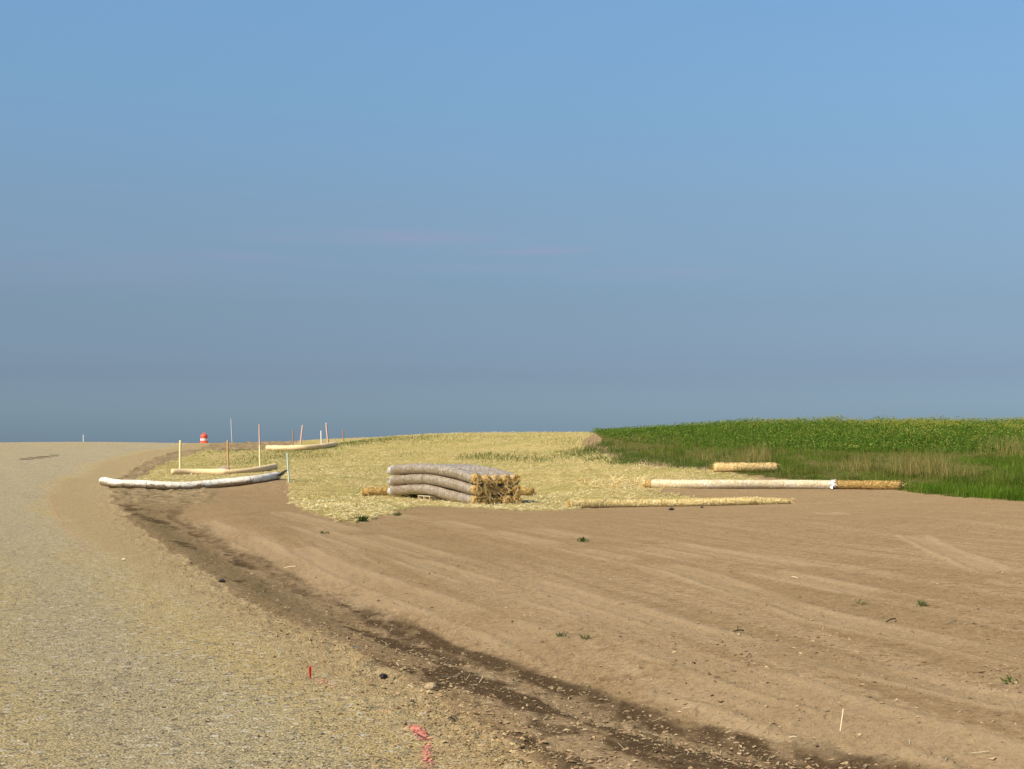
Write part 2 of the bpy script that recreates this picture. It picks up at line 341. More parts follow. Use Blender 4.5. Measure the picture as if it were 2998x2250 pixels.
def mat_attr(name, rough=.8, spec=.2, trans=0.0, mult=None):
    """colour of every small piece comes from its own attribute"""
    m, nt = newmat(name); b = NB(nt); a = b.attr('piece').outputs['Color']
    sh = b.pbr(a, rough, None, spec) if spec else b.matte(a)
    if trans:
        t = b.n('ShaderNodeBsdfTranslucent'); nt.links.new(a, t.inputs[0])
        x = b.n('ShaderNodeMixShader'); x.inputs[0].default_value = trans; nt.links.new(sh, x.inputs[1]); nt.links.new(t.outputs[0], x.inputs[2]); sh = x.outputs[0]
    b.out(sh); return m
def mat_straw_roll(name, ca, cb, cd, fine=1.0):
    m, nt = newmat(name); b = NB(nt); p = b.obj()
    s1 = b.noise(b.mapping(p, (9,30,40), (.3,0,.5)), fine, 4, .7); s2 = b.noise(b.mapping(p, (30,9,30), (0,.6,.4)), fine, 4, .7)
    sm = b.math('MAXIMUM', s1, s2)
    c = b.mix(b.maprange(sm, .46, .60), cd, b.mix(b.noise(p, 3, 3), ca, cb))
    b.out(b.pbr(c, .75, b.bump(sm, .03, 1), .25)); return m
def mat_wrap(name, white, straw, dirty, amount=.5, rot=0.0, ring=.3, coat=.3, spec=.4, mud=None):
    """milky plastic film drawn over straw"""
    m, nt = newmat(name); b = NB(nt); p = b.obj()
    n1 = b.noise(p, 2.4, 4, .65); n2 = b.noise(b.mapping(p, (13,13,20), (.2,.1,.4)), 1, 5, .75); n3 = b.noise(p, 60, 2)
    rg = b.noise(b.mapping(b.mapping(p, (1,1,1), (0,0,rot)), (15,4,4)), 1, 4, .75)      # gathers of the film round the roll
    c = b.mix(b.maprange(n1, .35, .70), white, straw)
    c = b.mix(b.maprange(n2, .44, .60, 0, amount), c, dirty)
    c = b.mix(b.maprange(rg, .52, .68, 0, ring), c, dirty)
    c = b.mix(b.maprange(n3, .6, .75, 0, .35), c, white)
    if mud is not None:
        a = b.attr('mud').outputs['Fac']
        c = b.mix(b.maprange(b.math('ADD', a, b.math('MULTIPLY', b.math('SUBTRACT', n1, .5), .9)), .36, .54), c, b.mix(b.maprange(n2, .4, .6), mud, dirty))
    h = b.math('ADD', b.math('MULTIPLY', n2, 1.0), b.math('ADD', b.math('MULTIPLY', n1, .8), b.math('MULTIPLY', rg, .8)))
    b.out(b.pbr(c, b.maprange(n2, .3, .7, .28, .55), b.bump(h, .03, 1), spec, Coat_Weight=coat, Coat_Roughness=.25)); return m
def mat_plain(name, ca, cb, rough=.7, spec=.3, scale=8, stretch=(1,1,1), bump=.004):
    m, nt = newmat(name); b = NB(nt); p = b.obj(); n = b.noise(b.mapping(p, stretch), scale, 5, .65)
    b.out(b.pbr(b.mix(b.maprange(n, .32, .68), ca, cb), rough, b.bump(n, bump), spec)); return m
M = {}
M['terrain'] = mat_terrain()
M['strand'] = mat_attr('straw_strand', .6, .12, .15)
M['stone'] = mat_attr('stone', .95, 0)
M['leaf'] = mat_attr('leaf', .65, 0, .40)
M['paint'] = mat_attr('sprayed_paint', .7, .25)
M['wrap_grey'] = mat_wrap('grey_wrap', (.50,.425,.32), (.36,.255,.145), (.125,.078,.038), .90, R(66), .8, .30, .35)
M['wrap_white'] = mat_wrap('white_wrap', (.82,.72,.56), (.76,.60,.34), (.50,.35,.15), .60)
M['wrap_muddy'] = mat_wrap('muddy_wrap', (.88,.83,.72), (.82,.72,.54), (.46,.35,.22), .35, 0.0, .2, .3, .4, (.17,.115,.065))
M['net_straw'] = mat_straw_roll('netted_straw', (.90,.74,.36), (.80,.63,.28), (.50,.35,.12))
M['gold_straw'] = mat_straw_roll('golden_straw', (.70,.46,.155), (.58,.37,.11), (.20,.11,.03))
M['film_grey'] = mat_plain('milky_film', (.60,.56,.51), (.46,.41,.36), .3, .5, 14, (1,1,1), .01)
M['pale_straw'] = mat_straw_roll('pale_straw', (.88,.64,.30), (.80,.56,.25), (.52,.34,.14))
M['jute'] = mat_straw_roll('jute_cover', (.88,.68,.40), (.82,.62,.35), (.68,.49,.26), 1.6)
M['band'] = mat_plain('band_tape', (.74,.64,.46), (.60,.50,.35), .5, .4)
M['pallet'] = mat_plain('pallet_wood', (.50,.40,.25), (.62,.51,.33), .8, .2, 6, (1,8,8))
M['lath'] = mat_plain('pale_lath', (.86,.70,.38), (.76,.60,.31), .75, .25, 6, (6,6,1))
M['lath_orange'] = mat_plain('orange_lath', (.56,.34,.15), (.47,.28,.12), .75, .25, 6, (6,6,1))
M['lath_red'] = mat_plain('reddish_lath', (.40,.22,.17), (.33,.17,.13), .75, .25, 6, (6,6,1))
M['lath_pink'] = mat_plain('pinkish_lath', (.62,.42,.36), (.52,.34,.29), .75, .25, 6, (6,6,1))
M['lath_grey'] = mat_plain('grey_rod', (.52,.51,.50), (.44,.43,.42), .6, .3, 6, (6,6,1))
M['lath_white'] = mat_plain('white_rod', (.82,.80,.74), (.72,.70,.64), .6, .3, 6, (6,6,1))
M['lath_mint'] = mat_plain('mint_rod', (.42,.55,.47), (.56,.60,.50), .6, .3, 3, (1,1,1))
M['orange'] = mat_plain('orange_plastic', (.85,.10,.035), (.78,.08,.028), .4, .5, 5)
M['reflective'] = mat_plain('white_reflective', (.90,.88,.82), (.82,.80,.75), .35, .5, 5)
M['rubber'] = mat_plain('black_rubber', (.03,.03,.03), (.05,.05,.05), .85, .2, 5)
M['blue_film'] = mat_plain('blue_grey_film', (.075,.105,.145), (.14,.17,.21), .35, .5, 5)
M['film'] = mat_plain('torn_film', (.86,.82,.80), (.74,.70,.68), .35, .5, 9)
M['red_fibre'] = mat_plain('red_fibre', (.72,.035,.03), (.60,.03,.03), .6, .3, 20)
M['stick'] = mat_plain('dead_stick', (.10,.065,.04), (.16,.11,.07), .85, .15, 12)
M['dark_clod'] = mat_plain('dark_clod', (.035,.03,.03), (.07,.06,.055), .9, .15, 12)
M['stalk'] = mat_plain('bleached_stalk', (.86,.74,.50), (.74,.62,.38), .6, .3, 12)

# ------------------------------------------------------------------ object helpers
def tag(o, label=None, cat=None, group=None, kind=None):
    if label: o['label'] = label
    if cat: o['category'] = cat
    if group: o['group'] = group
    if kind: o['kind'] = kind
    return o
def thing(name, label, cat, loc, group=None):
    o = bpy.data.objects.new(name, None); C.objects.link(o); o.location = loc; o.empty_display_size = .2
    return tag(o, label, cat, group)
def mesh_np(name, V, Q=None, T=None, mat=None, col=None, smooth=False, parent=None):
    V = np.asarray(V, np.float32).reshape(-1, 3)
    me = bpy.data.meshes.new(name)
    Q = np.zeros((0, 4), np.int32) if Q is None else np.asarray(Q, np.int32).reshape(-1, 4)
    T = np.zeros((0, 3), np.int32) if T is None else np.asarray(T, np.int32).reshape(-1, 3)
    me.vertices.add(len(V)); me.vertices.foreach_set('co', V.ravel())
    nl = Q.size + T.size; me.loops.add(nl); me.loops.foreach_set('vertex_index', np.r_[Q.ravel(), T.ravel()])
    nf = len(Q) + len(T); me.polygons.add(nf)
    st = np.r_[np.arange(len(Q))*4, Q.size + np.arange(len(T))*3].astype(np.int32)
    me.polygons.foreach_set('loop_start', st)
    me.polygons.foreach_set('use_smooth', np.full(nf, bool(smooth)))
    me.update(calc_edges=True); me.validate()
    if mat: me.materials.append(mat)
    if col is not None:
        for an, cv in (col.items() if isinstance(col, dict) else (('piece', col),)):
            at = me.attributes.new(an, 'FLOAT_COLOR', 'POINT')
            at.data.foreach_set('color', np.c_[cv, np.ones(len(V))].astype(np.float32).ravel())
    o = bpy.data.objects.new(name, me); C.objects.link(o)
    if parent is not None: o.parent = parent
    return o
class Geo:
    """collects faces of one mesh"""
    def __init__(s): s.V = []; s.Q = []; s.T = []; s.n = 0; s.c = []
    def add(s, V, Q=(), T=(), col=None):
        V = np.asarray(V, float).reshape(-1, 3); s.V.append(V)
        if len(Q): s.Q.append(np.asarray(Q)+s.n)
        if len(T): s.T.append(np.asarray(T)+s.n)
        if col is not None: s.c.append(np.broadcast_to(np.asarray(col, float), (len(V), 3)))
        s.n += len(V)
    def build(s, name, mat, parent=None, smooth=True, org=None):
        V = np.concatenate(s.V)
        if org is not None: V = V - np.array(org)
        return mesh_np(name, V, np.concatenate(s.Q) if s.Q else None, np.concatenate(s.T) if s.T else None, mat, np.concatenate(s.c) if s.c else None, smooth, parent)
def box(g, c, sx, sy, sz, rot=None):
    v = np.array([(x, y, z) for x in (-.5, .5) for y in (-.5, .5) for z in (-.5, .5)])*(sx, sy, sz)
    if rot is not None: v = v @ np.array(rot).T
    g.add(v + np.array(c), [(0,1,3,2),(4,6,7,5),(0,4,5,1),(2,3,7,6),(0,2,6,4),(1,5,7,3)])
def smooth_path(pts, n):
    pts = np.asarray(pts, float); L = np.r_[0, np.cumsum(np.linalg.norm(np.diff(pts, axis=0), axis=1))]; s = np.linspace(0, L[-1], n)
    if len(pts) < 3: return np.stack([np.interp(s, L, pts[:, k]) for k in range(3)], 1)
    m = np.gradient(pts, L, axis=0); i = np.clip(np.searchsorted(L, s, side='right')-1, 0, len(L)-2)
    h = (L[i+1]-L[i])[:, None]; t = ((s-L[i])/(L[i+1]-L[i]))[:, None]
    return (2*t**3-3*t**2+1)*pts[i] + (t**3-2*t**2+t)*h*m[i] + (-2*t**3+3*t**2)*pts[i+1] + (t**3-t**2)*h*m[i+1]
def frames(path):
    T = np.gradient(path, axis=0); T /= np.linalg.norm(T, axis=1)[:, None]
    up = np.array([0, 0, 1.]); N = np.cross(np.broadcast_to(up, T.shape), T)
    bad = np.linalg.norm(N, axis=1) < .05; N[bad] = np.cross((1., 0, 0), T[bad]); N /= np.linalg.norm(N, axis=1)[:, None]
    return T, N, np.cross(T, N)
def tube(g, path, rad, seg=20, lump=0.0, seed=0, flat=None, cap=True, fr=7.0, ring=0.0):
    path = np.asarray(path); n = len(path); rad = np.broadcast_to(rad, (n,)).astype(float)
    T, N, B = frames(path); a = np.linspace(0, 2*math.pi, seg, endpoint=False)
    L = np.r_[0, np.cumsum(np.linalg.norm(np.diff(path, axis=0), axis=1))]
    AA, LL = np.meshgrid(a, L)
    k = 1 + lump*(fbm(np.cos(AA)*1.6 + LL*fr*.35 + seed, np.sin(AA)*1.6 + LL*fr*.25, seed, 3) - .5)*2
    if ring: k = k + ring*(vn(LL*fr*3, AA*0 + seed, seed+5)-.5)*2
    rr = rad[:, None]*k
    fz = np.ones(n) if flat is None else np.broadcast_to(flat, (n,))
    V = path[:, None] + rr[..., None]*(np.cos(AA)[..., None]*N[:, None] + (np.sin(AA)*fz[:, None])[..., None]*B[:, None])
    V = V.reshape(-1, 3); i = np.arange(n-1)[:, None]*seg; j = np.arange(seg)[None]; j2 = (j+1) % seg
    Q = np.stack([i+j, i+j2, i+seg+j2, i+seg+j], -1).reshape(-1, 4); Tn = []
    if cap:
        V = np.r_[V, path[:1], path[-1:]]; c0 = n*seg; jj = np.arange(seg)
        Tn = np.r_[np.stack([np.full(seg, c0), (jj+1) % seg, jj], 1), np.stack([np.full(seg, c0+1), (n-1)*seg+jj, (n-1)*seg+(jj+1) % seg], 1)]
    g.add(V, Q, Tn); return g
def ribbon(g, p0, p1, w, sag=0.0, col=None, nseg=3, up=None):
    """one bent straw: a thin three-sided stalk"""
    p0 = np.array(p0, float); p1 = np.array(p1, float); t = np.linspace(0, 1, nseg+1)[:, None]
    path = p0 + (p1-p0)*t; path[:, 2] += (sag*4*t*(1-t))[:, 0]
    T, N, B = frames(path); V = []
    for k in range(3):
        a = k*2.094; V.append(path + (math.cos(a)*N + math.sin(a)*B)*w*.5)
    V = np.stack(V, 1).reshape(-1, 3); Q = []
    for i in range(nseg):
        for k in range(3): k2 = (k+1) % 3; Q.append((i*3+k, i*3+k2, (i+1)*3+k2, (i+1)*3+k))
    g.add(V, Q, (), col)
def lathe(g, prof, seg=24):
    a = np.linspace(0, 2*math.pi, seg, endpoint=False); n = len(prof)
    V = np.array([(r*math.cos(t), r*math.sin(t), z) for r, z in prof for t in a])
    g.add(V, [(i*seg+j, i*seg+(j+1) % seg, (i+1)*seg+(j+1) % seg, (i+1)*seg+j) for i in range(n-1) for j in range(seg)])

# ------------------------------------------------------------------ ground, gravel road, straw mulch
NR, NC = 940, 1180
q = np.linspace(3.0**-.75, 128.0**-.75, NR); yy = q**(-1/.75); tt = np.linspace(-.58, .58, NC)
Yg, Tg = np.meshgrid(yy, tt, indexing='ij'); Xg = Yg*Tg
Zg = H(Xg.ravel(), Yg.ravel()).reshape(Xg.shape)
mk = masks(Xg.ravel(), Yg.ravel())
sp_ = G(112, 1339); stain = np.exp(-(((Xg-sp_[0]-.06*(Yg-sp_[1]))/.30)**2 + ((Yg-sp_[1])/1.9)**2)**1.5).ravel()
shoulder = sst(-.25, .35, Xg - xp(Yg) + .8*(fbm(Xg*1.1, Yg*.5, 431, 3)-.5)).ravel()
colA = np.stack([mk[0], mk[1], mk[2]], 1); colB = np.stack([mk[3], mk[4], mk[5]], 1)
Vg = np.stack([Xg.ravel(), Yg.ravel(), Zg.ravel()], 1)
i = np.arange(NR-1)[:, None]*NC; j = np.arange(NC-1)[None]
Qg = np.stack([i+j, i+j+1, i+NC+j+1, i+NC+j], -1).reshape(-1, 4)
fr_ = mk[0][Qg].mean(1); fs_ = mk[2][Qg].mean(1)
cls = np.where(fs_ > .5, 2, np.where(fr_ > .5, 1, 0))
def sub(name, k, extra=None):
    Qk = Qg[cls == k]; idx = np.unique(Qk); inv = np.zeros(len(Vg), np.int32); inv[idx] = np.arange(len(idx))
    V, Qn, a, b_, c_ = Vg[idx], inv[Qk], colA[idx], colB[idx], np.stack([mk[7], mk[8], np.where(stain > .05, stain, 1.5 + shoulder)], 1)[idx]
    if extra is not None:
        eV, eQ, ea, eb = extra; Qn = np.r_[Qn, eQ+len(V)]; V = np.r_[V, eV]; a = np.r_[a, ea]; b_ = np.r_[b_, eb]; c_ = np.r_[c_, np.zeros((len(eV), 3))]
    return mesh_np(name, V, Qn, None, M['terrain'], {'mask_a': a, 'mask_b': b_, 'mask_c': c_}, True)
# the rest of the land, coarse, out to the horizon
g1 = np.unique(np.r_[-np.geomspace(60, 6000, 26)[::-1], np.arange(-60, 61, 1.5), np.geomspace(60, 6000, 26)])
g2 = np.unique(np.r_[-np.geomspace(12, 3000, 14)[::-1], np.arange(-12, 150, 1.5), np.geomspace(150, 9000, 34)])
XX, YY = np.meshgrid(g1, g2); xr = XX.ravel(); yr = YY.ravel()
ZZ = Hbase(xr, yr)
m0 = masks(xr, yr); eA = np.stack([m0[0], m0[1], m0[2]*0], 1); eB = np.stack([m0[3], m0[4]*0, m0[5]*0], 1)
n2 = len(g1); i = np.arange(len(g2)-1)[:, None]*n2; j = np.arange(n2-1)[None]
eQ = np.stack([i+j, i+j+1, i+n2+j+1, i+n2+j], -1).reshape(-1, 4)
inside = (yr > 3.0) & (yr < 128) & (np.abs(xr) < .58*yr)
eQ = eQ[~inside[eQ].all(1)]
ZZ = np.where(inside, ZZ - .05, ZZ)
ground = tag(sub('ground', 0, (np.stack([xr, yr, ZZ], 1), eQ, eA, eB)), 'bare brown graded soil with faint tyre tracks and a damp ditch line', 'ground', None, 'structure')
road = tag(sub('gravel_road', 1), 'tan and grey gravel road curving away over the rise at left', 'road', None, 'structure')

def strands(n, pts_fn, L, wd, cols, lift=(.0, .03), pitch=.25, seed=1):
    r = np.random.default_rng(seed); x, y = pts_fn(n, r); n = len(x)
    a = r.uniform(0, 2*math.pi, n); l = r.uniform(L[0], L[1], n); w_ = r.uniform(wd[0], wd[1], n); pt = r.normal(0, pitch, n)
    z = H(x, y) + r.uniform(lift[0], lift[1], n)
    dx, dy, dz = np.cos(a)*np.cos(pt)*l/2, np.sin(a)*np.cos(pt)*l/2, np.abs(np.sin(pt))*l
    px, py = -np.sin(a)*w_/2, np.cos(a)*w_/2
    tw = r.uniform(-.5, .5, n)*w_
    V = np.stack([np.stack([x-dx-px, y-dy-py, z-.005], 1), np.stack([x-dx+px, y-dy+py, z-.005+tw], 1), np.stack([x+dx+px, y+dy+py, z+dz+tw], 1), np.stack([x+dx-px, y+dy-py, z+dz], 1)], 1).reshape(-1, 3)
    Q = np.arange(n*4).reshape(-1, 4)
    cols = np.array(cols); k = r.integers(0, len(cols), n); c = cols[k]*r.uniform(.72, 1.18, (n, 1)); c = np.repeat(np.clip(c, 0, .9), 4, 0)
    return V, Q, c
def fan(n, r, y0, y1, power=1.6, half=.40):
    u = r.uniform(0, 1, n); a, b_ = y0**(1-power), y1**(1-power)
    y = (a + (b_-a)*u)**(1/(1-power)); x = r.uniform(-half, half, n)*y
    return x, y
def pts_straw(n, r):
    x, y = fan(n*2, r, 33, 112, 2.0); w2 = .5*(fbm(x*3, y*1.5, 8, 3)-.5)
    k = poly_in(x+w2*1.3, y+w2*1.8, STRAW) & (fbm(x*.8, y*.8, 131, 3) > r.uniform(.24, .60, len(x))); return x[k], y[k]
straw_cols = [(.78,.63,.30), (.84,.70,.38), (.72,.57,.26), (.64,.49,.20), (.52,.40,.15), (.76,.64,.34), (.42,.37,.13), (.88,.77,.48)]
def pts_trail(n, r):
    a, b_, c_, d_ = (np.array(G(*q)) for q in ((1690, 1428), (1690, 1408), (1900, 1404), (1900, 1428))); u, v = r.uniform(0, 1, n)[:, None]**.7, r.uniform(0, 1, n)[:, None]
    p = (a*(1-v)+b_*v)*(1-u) + (d_*(1-v)+c_*v)*u; return p[:, 0], p[:, 1]
tV, tQ, tC = strands(900, pts_trail, (.15, .5), (.008, .016), [(.82,.64,.30), (.74,.54,.22), (.88,.74,.42)], (.01, .10), .25, 5)
sV, sQ, sC = strands(200000, pts_straw, (.06, .21), (.006, .015), straw_cols, (.0, .035), .20, 3)
sQ = np.r_[sQ, tQ+len(sV)]; sV = np.r_[sV, tV]; sC = np.r_[sC, tC]
base = sub('straw_mulch', 2)
base.data.materials.append(M['strand'])
# the loose straws join the mulch mesh as a second material
def join_np(o, V, Q, c, slot):
    me = o.data; nv = len(me.vertices); v0 = np.empty(nv*3, np.float32); me.vertices.foreach_get('co', v0); v0 = v0.reshape(-1, 3)
    nl = len(me.loops); l0 = np.empty(nl, np.int32); me.loops.foreach_get('vertex_index', l0)
    a0 = {}
    for an in ('mask_a', 'mask_b', 'mask_c'):
        t = np.empty(nv*4, np.float32); me.attributes[an].data.foreach_get('color', t); a0[an] = np.r_[t.reshape(-1, 4)[:, :3], np.zeros((len(V), 3))]
    a0['piece'] = np.r_[np.zeros((nv, 3)), c]
    mats = list(me.materials); nm = o.name; nq = len(l0)//4
    bpy.data.objects.remove(o); bpy.data.meshes.remove(me)
    o2 = mesh_np(nm, np.r_[v0, V], np.r_[l0.reshape(-1, 4), Q+nv], None, mats[0], a0, False)
    o2.data.materials.append(mats[1]); mi = np.zeros(nq+len(Q), np.int32); mi[nq:] = slot; o2.data.polygons.foreach_set('material_index', mi)
    sm = np.ones(nq+len(Q), bool); sm[nq:] = False; o2.data.polygons.foreach_set('use_smooth', sm)
    return o2
mulch = tag(join_np(base, sV, sQ, sC, 1), 'pale yellow straw erosion mulch covering the mound and roadside ditch', 'straw mulch', None, 'stuff')

# ------------------------------------------------------------------ stones, clods, straw litter
def stones(n, r, x, y, s0, s1, cols, sink=.3):
    n = len(x); s = s0*(s1/s0)**(r.uniform(0, 1, n)**2.2); z = H(x, y)
    o = np.array([(1,0,0),(0,1,0),(-1,0,0),(0,-1,0),(.1,.1,1),(-.1,0,-1)], float)
    a = r.uniform(0, 6.28, n); ca, sa = np.cos(a), np.sin(a)
    v = o[None]*r.uniform(.6, 1.3, (n, 6, 1)); v = v*np.stack([np.ones(n), r.uniform(.5, .9, n), r.uniform(.22, .55, n)], 1)[:, None]*s[:, None, None]*.5
    v += r.normal(0, .08, v.shape)*s[:, None, None]
    V = np.stack([x[:, None]+v[..., 0]*ca[:, None]-v[..., 1]*sa[:, None], y[:, None]+v[..., 0]*sa[:, None]+v[..., 1]*ca[:, None], z[:, None]+v[..., 2]+s[:, None]*(.5-sink)*.4], -1).reshape(-1, 3)
    f = np.array([(0,1,4),(1,2,4),(2,3,4),(3,0,4),(1,0,5),(2,1,5),(3,2,5),(0,3,5)])
    T = (np.arange(n)[:, None, None]*6 + f[None]).reshape(-1, 3)
    cols = np.array(cols); c = cols[r.integers(0, len(cols), n)]*r.uniform(.75, 1.2, (n, 1))
    return V, T, np.repeat(np.clip(c, 0, .85), 6, 0)
r = np.random.default_rng(21)
x, y = fan(190000, r, 6.5, 60, 2.1); k = (x < xe(y) + r.normal(0, .10, len(x))) & (r.uniform(0, 1, len(x)) < (.12 + .75*sst(.40, .62, fbm(x*1.1, y*.45, 311, 4)))*(1-.70*sst(-.3, .3, x-xp(y))*(1-sst(-.35, -.1, x-xe(y))))) ; x, y = x[k], y[k]
V, T, c = stones(0, r, x, y, .007, .032, [(.42,.33,.175), (.45,.35,.17), (.38,.31,.18), (.31,.25,.15), (.47,.37,.19), (.43,.32,.14), (.40,.33,.20), (.45,.36,.20), (.17,.14,.09), (.14,.115,.08)])
sx_ = np.repeat((sst(-.5, .4, x - xp(y) + .5*(fbm(x*1.5, y*.6, 411, 3)-.5)))[:, None], 6, 0); c = c*(1-sx_) + sx_*c*np.array(((.88, .76, .60),))
tag(mesh_np('gravel', V, None, T, M['stone'], c), 'loose tan and grey gravel stones over the road', 'gravel', None, 'stuff')
x, y = fan(140000, r, 6.5, 60, 1.9); t = (x-xd(y))*.94; e_ = x-xe(y)
pr = np.exp(-((e_-.0)/.42)**2)*1.0 + np.exp(-((t+.2)/.6)**2)*.55 + .05 + .35*sst(.60, .72, fbm(x*.8, y*.3, 141, 3))*(t > .8)
pr = np.where(e_ < -.8, 0, pr)*(1-sst(40, 60, y)*.5) + .035*(t > .6); k = (r.uniform(0, 1, len(x)) < pr) & ~poly_in(x, y, STRAW) & ~poly_in(x, y, GREEN); x, y = x[k], y[k]
V, T, c = stones(0, r, x, y, .008, .050, [(.30,.20,.115), (.26,.17,.095), (.36,.25,.15), (.40,.30,.17), (.20,.13,.075), (.34,.24,.13)])
ed_ = np.repeat(np.exp(-((x-xe(y)+.1)/.35)**2)[:, None], 6, 0)*.8; c = c*(1-ed_) + ed_*(c*np.array(((1.22, 1.25, 1.12),)))
tag(mesh_np('soil_clods', V, None, T, M['stone'], np.clip(c, 0, .8)), 'crumbly brown soil clods along the road edge and ditch', 'soil clods', None, 'stuff')
def pts_litter(n, r):
    x, y = fan(n, r, 7, 48, 1.8); t = (x-xd(y))*.94; e_ = x-xe(y)
    k = (r.uniform(0, 1, n) < np.exp(-((t+.3)/.8)**2)*.75*(e_ > 0) + .05*(e_ > 0)) & ~poly_in(x, y, STRAW) & ~poly_in(x, y, GREEN); return x[k], y[k]
V, Q, c = strands(7000, pts_litter, (.03, .12), (.002, .006), [(.42,.32,.19), (.34,.24,.14), (.22,.155,.09), (.58,.48,.31), (.26,.185,.10)], (.0, .012), .15, 8)
tag(mesh_np('straw_litter', V, Q, None, M['strand'], c), 'thin bits of straw and root littering the brown soil beside the ditch', 'straw litter', None, 'stuff')

# ------------------------------------------------------------------ grass, crop and weeds
def blades(x, y, h, wd, lean, cols, r, seg2=.55, vary=.25, dz=0):
    n = len(x); a = r.uniform(0, 6.28, n); ln = r.normal(0, lean, n); b_ = r.uniform(0, 6.28, n)
    z = H(x, y) - .02 + dz; px, py = np.cos(a)*wd/2, np.sin(a)*wd/2; lx, ly = np.cos(b_)*ln*h, np.sin(b_)*ln*h
    m = seg2
    V = np.stack([np.stack([x-px, y-py, z], 1), np.stack([x+px, y+py, z], 1),
                  np.stack([x+px*.7+lx*.3, y+py*.7+ly*.3, z+h*m], 1), np.stack([x-px*.7+lx*.3, y-py*.7+ly*.3, z+h*m], 1),
                  np.stack([x+lx, y+ly, z+h], 1)], 1).reshape(-1, 3)
    k = np.arange(n)[:, None]*5; Q = k + np.array([[0,1,2,3]]); T = k + np.array([[3,2,4]])
    cols = np.array(cols); c = cols[r.integers(0, len(cols), n)]*r.uniform(1-vary, 1+vary, (n, 1)); return V, Q, T, np.repeat(c, 5, 0)
class Veg:
    def __init__(s): s.V = []; s.Q = []; s.T = []; s.c = []; s.n = 0
    def add(s, V, Q, T, c):
        s.V.append(V); s.Q.append(np.asarray(Q).reshape(-1, 4)+s.n); s.T.append(np.asarray(T).reshape(-1, 3)+s.n); s.c.append(c); s.n += len(V)
    def build(s, name, mat): return mesh_np(name, np.concatenate(s.V), np.concatenate(s.Q), np.concatenate(s.T), mat, np.concatenate(s.c))
GREENS = [(.120,.215,.018), (.150,.260,.024), (.090,.170,.015), (.190,.285,.032), (.065,.120,.010)]
DRY = [(.46,.34,.12), (.56,.43,.19), (.38,.28,.10), (.30,.25,.07)]
r = np.random.default_rng(33)
dry_c = [(G(2190,1362), .6, 1.2), (G(2500,1372), .4, .9), (G(2690,1385), .5, .9), (G(2960,1322), .8, 1.2)]
def dryness(x, y):
    d = np.zeros(len(x))
    for (cx, cy), sx, sy in dry_c: d = np.maximum(d, np.exp(-((x-cx)/sx)**2-((y-cy)/sy)**2))
    return d
vg = Veg(); x, y = fan(420000, r, 36, 80, 2.2, .46); k = poly_in(x + r.normal(0, .12, len(x)), y + r.normal(0, .2, len(x)), GREEN) & ~poly_in(x, y, CROP)
x, y = x[k], y[k]; bare = sst(.56, .66, fbm(x*.5, y*.35, 151, 3))*sst(52, 62, y)*(x < 8); k = r.uniform(0, 1, len(x)) > bare*.8; x, y = x[k], y[k]
h = r.uniform(.07, .20, len(x))*(.35 + 1.6*sst(.25, .75, fbm(x*.6, y*.4, 161, 3)))
V_, Q_, T_, c_ = blades(x, y, h, r.uniform(.008, .016, len(x)), .35, GREENS, r)
tone = sst(.42, .62, fbm(x*.45, y*.25, 321, 4))*sst(44, 60, y)                 # older, browner growth in patches
c_ = c_*(1-np.repeat(tone, 5)[:, None]*.5) + np.repeat(tone, 5)[:, None]*.5*np.array(((.165,.150,.035),))
dk = sst(.56, .66, fbm(x*.8, y*.4, 331, 3)); c_ = c_*(1-.35*np.repeat(dk, 5)[:, None])
vg.add(V_, Q_, T_, c_)
tag(vg.build('short_grass', M['leaf']), 'short bright green grass on the verge at right', 'grass', None, 'stuff')
vg = Veg(); x, y = fan(110000, r, 42, 80, 2.0, .46); d = dryness(x, y)
k = poly_in(x, y, GREEN) & (r.uniform(0, 1, len(x)) < np.maximum(d, .22*sst(.5, .7, fbm(x*.5, y*.3, 341, 3)))*sst(.25, .50, fbm(x*2.2, y*1.2, 343, 3)) + .012); x, y = x[k], y[k]
h = r.uniform(.35, 1.0, len(x))*(.40+.75*dryness(x, y)); cut = np.array(poly_in(x, y, CROP)); h = np.where(cut, h*1.1, h)
vg.add(*blades(x, y, h, r.uniform(.008, .018, len(x)), .38, DRY + [(.13,.16,.04), (.20,.20,.06)], r))
for u, v, sx, sy, n, hh in ((2700, 1392, .50, .8, 430, 1.0), (2655, 1388, .22, .5, 170, .95), (2745, 1386, .22, .5, 150, 1.05), (2500, 1378, .28, .7, 130, .7), (2540, 1372, .22, .5, 90, .65), (2190, 1362, .55, .9, 420, .8), (2215, 1352, .4, .7, 200, .9), (2960, 1330, .7, 1.0, 420, .9), (2090, 1350, .6, .8, 120, .5), (2330, 1385, .5, .6, 60, .45)):
    cx, cy = G(u, v); x, y = r.normal(cx, sx, n), r.normal(cy, sy, n)
    vg.add(*blades(x, y, hh*r.uniform(.45, 1.1, n), r.uniform(.007, .015, n), .42, DRY + [(.22,.24,.05), (.16,.20,.035)], r))
tag(vg.build('dry_grass', M['leaf']), 'tall tan dry grass stems standing before the green crop', 'grass', None, 'stuff')
vg = Veg(); x, y = fan(300000, r, 56, 118, 2.6, .46); k = poly_in(x + r.normal(0, .15, len(x)), y + r.normal(0, .35, len(x)), CROP); x, y = x[k], y[k]
cy0 = np.interp(x, [q[0] for q in CROP[:8]], [q[1] for q in CROP[:8]]); front = sst(-.5, 7, y - cy0 + 4*(fbm(x*.9, y*.4, 421, 3)-.5))
edge_h = (.42 + .50*sst(0, 9, x - np.interp(y, [60, 78, 92], [9, 5.6, 5.2])))*(.38 + .62*front)
ht = (.30 + .60*fbm(x*.8, y*.5, 171, 4))*edge_h*(1 + .10*sst(6, 20, x))
h = ht*r.uniform(.55, 1.05, len(x))
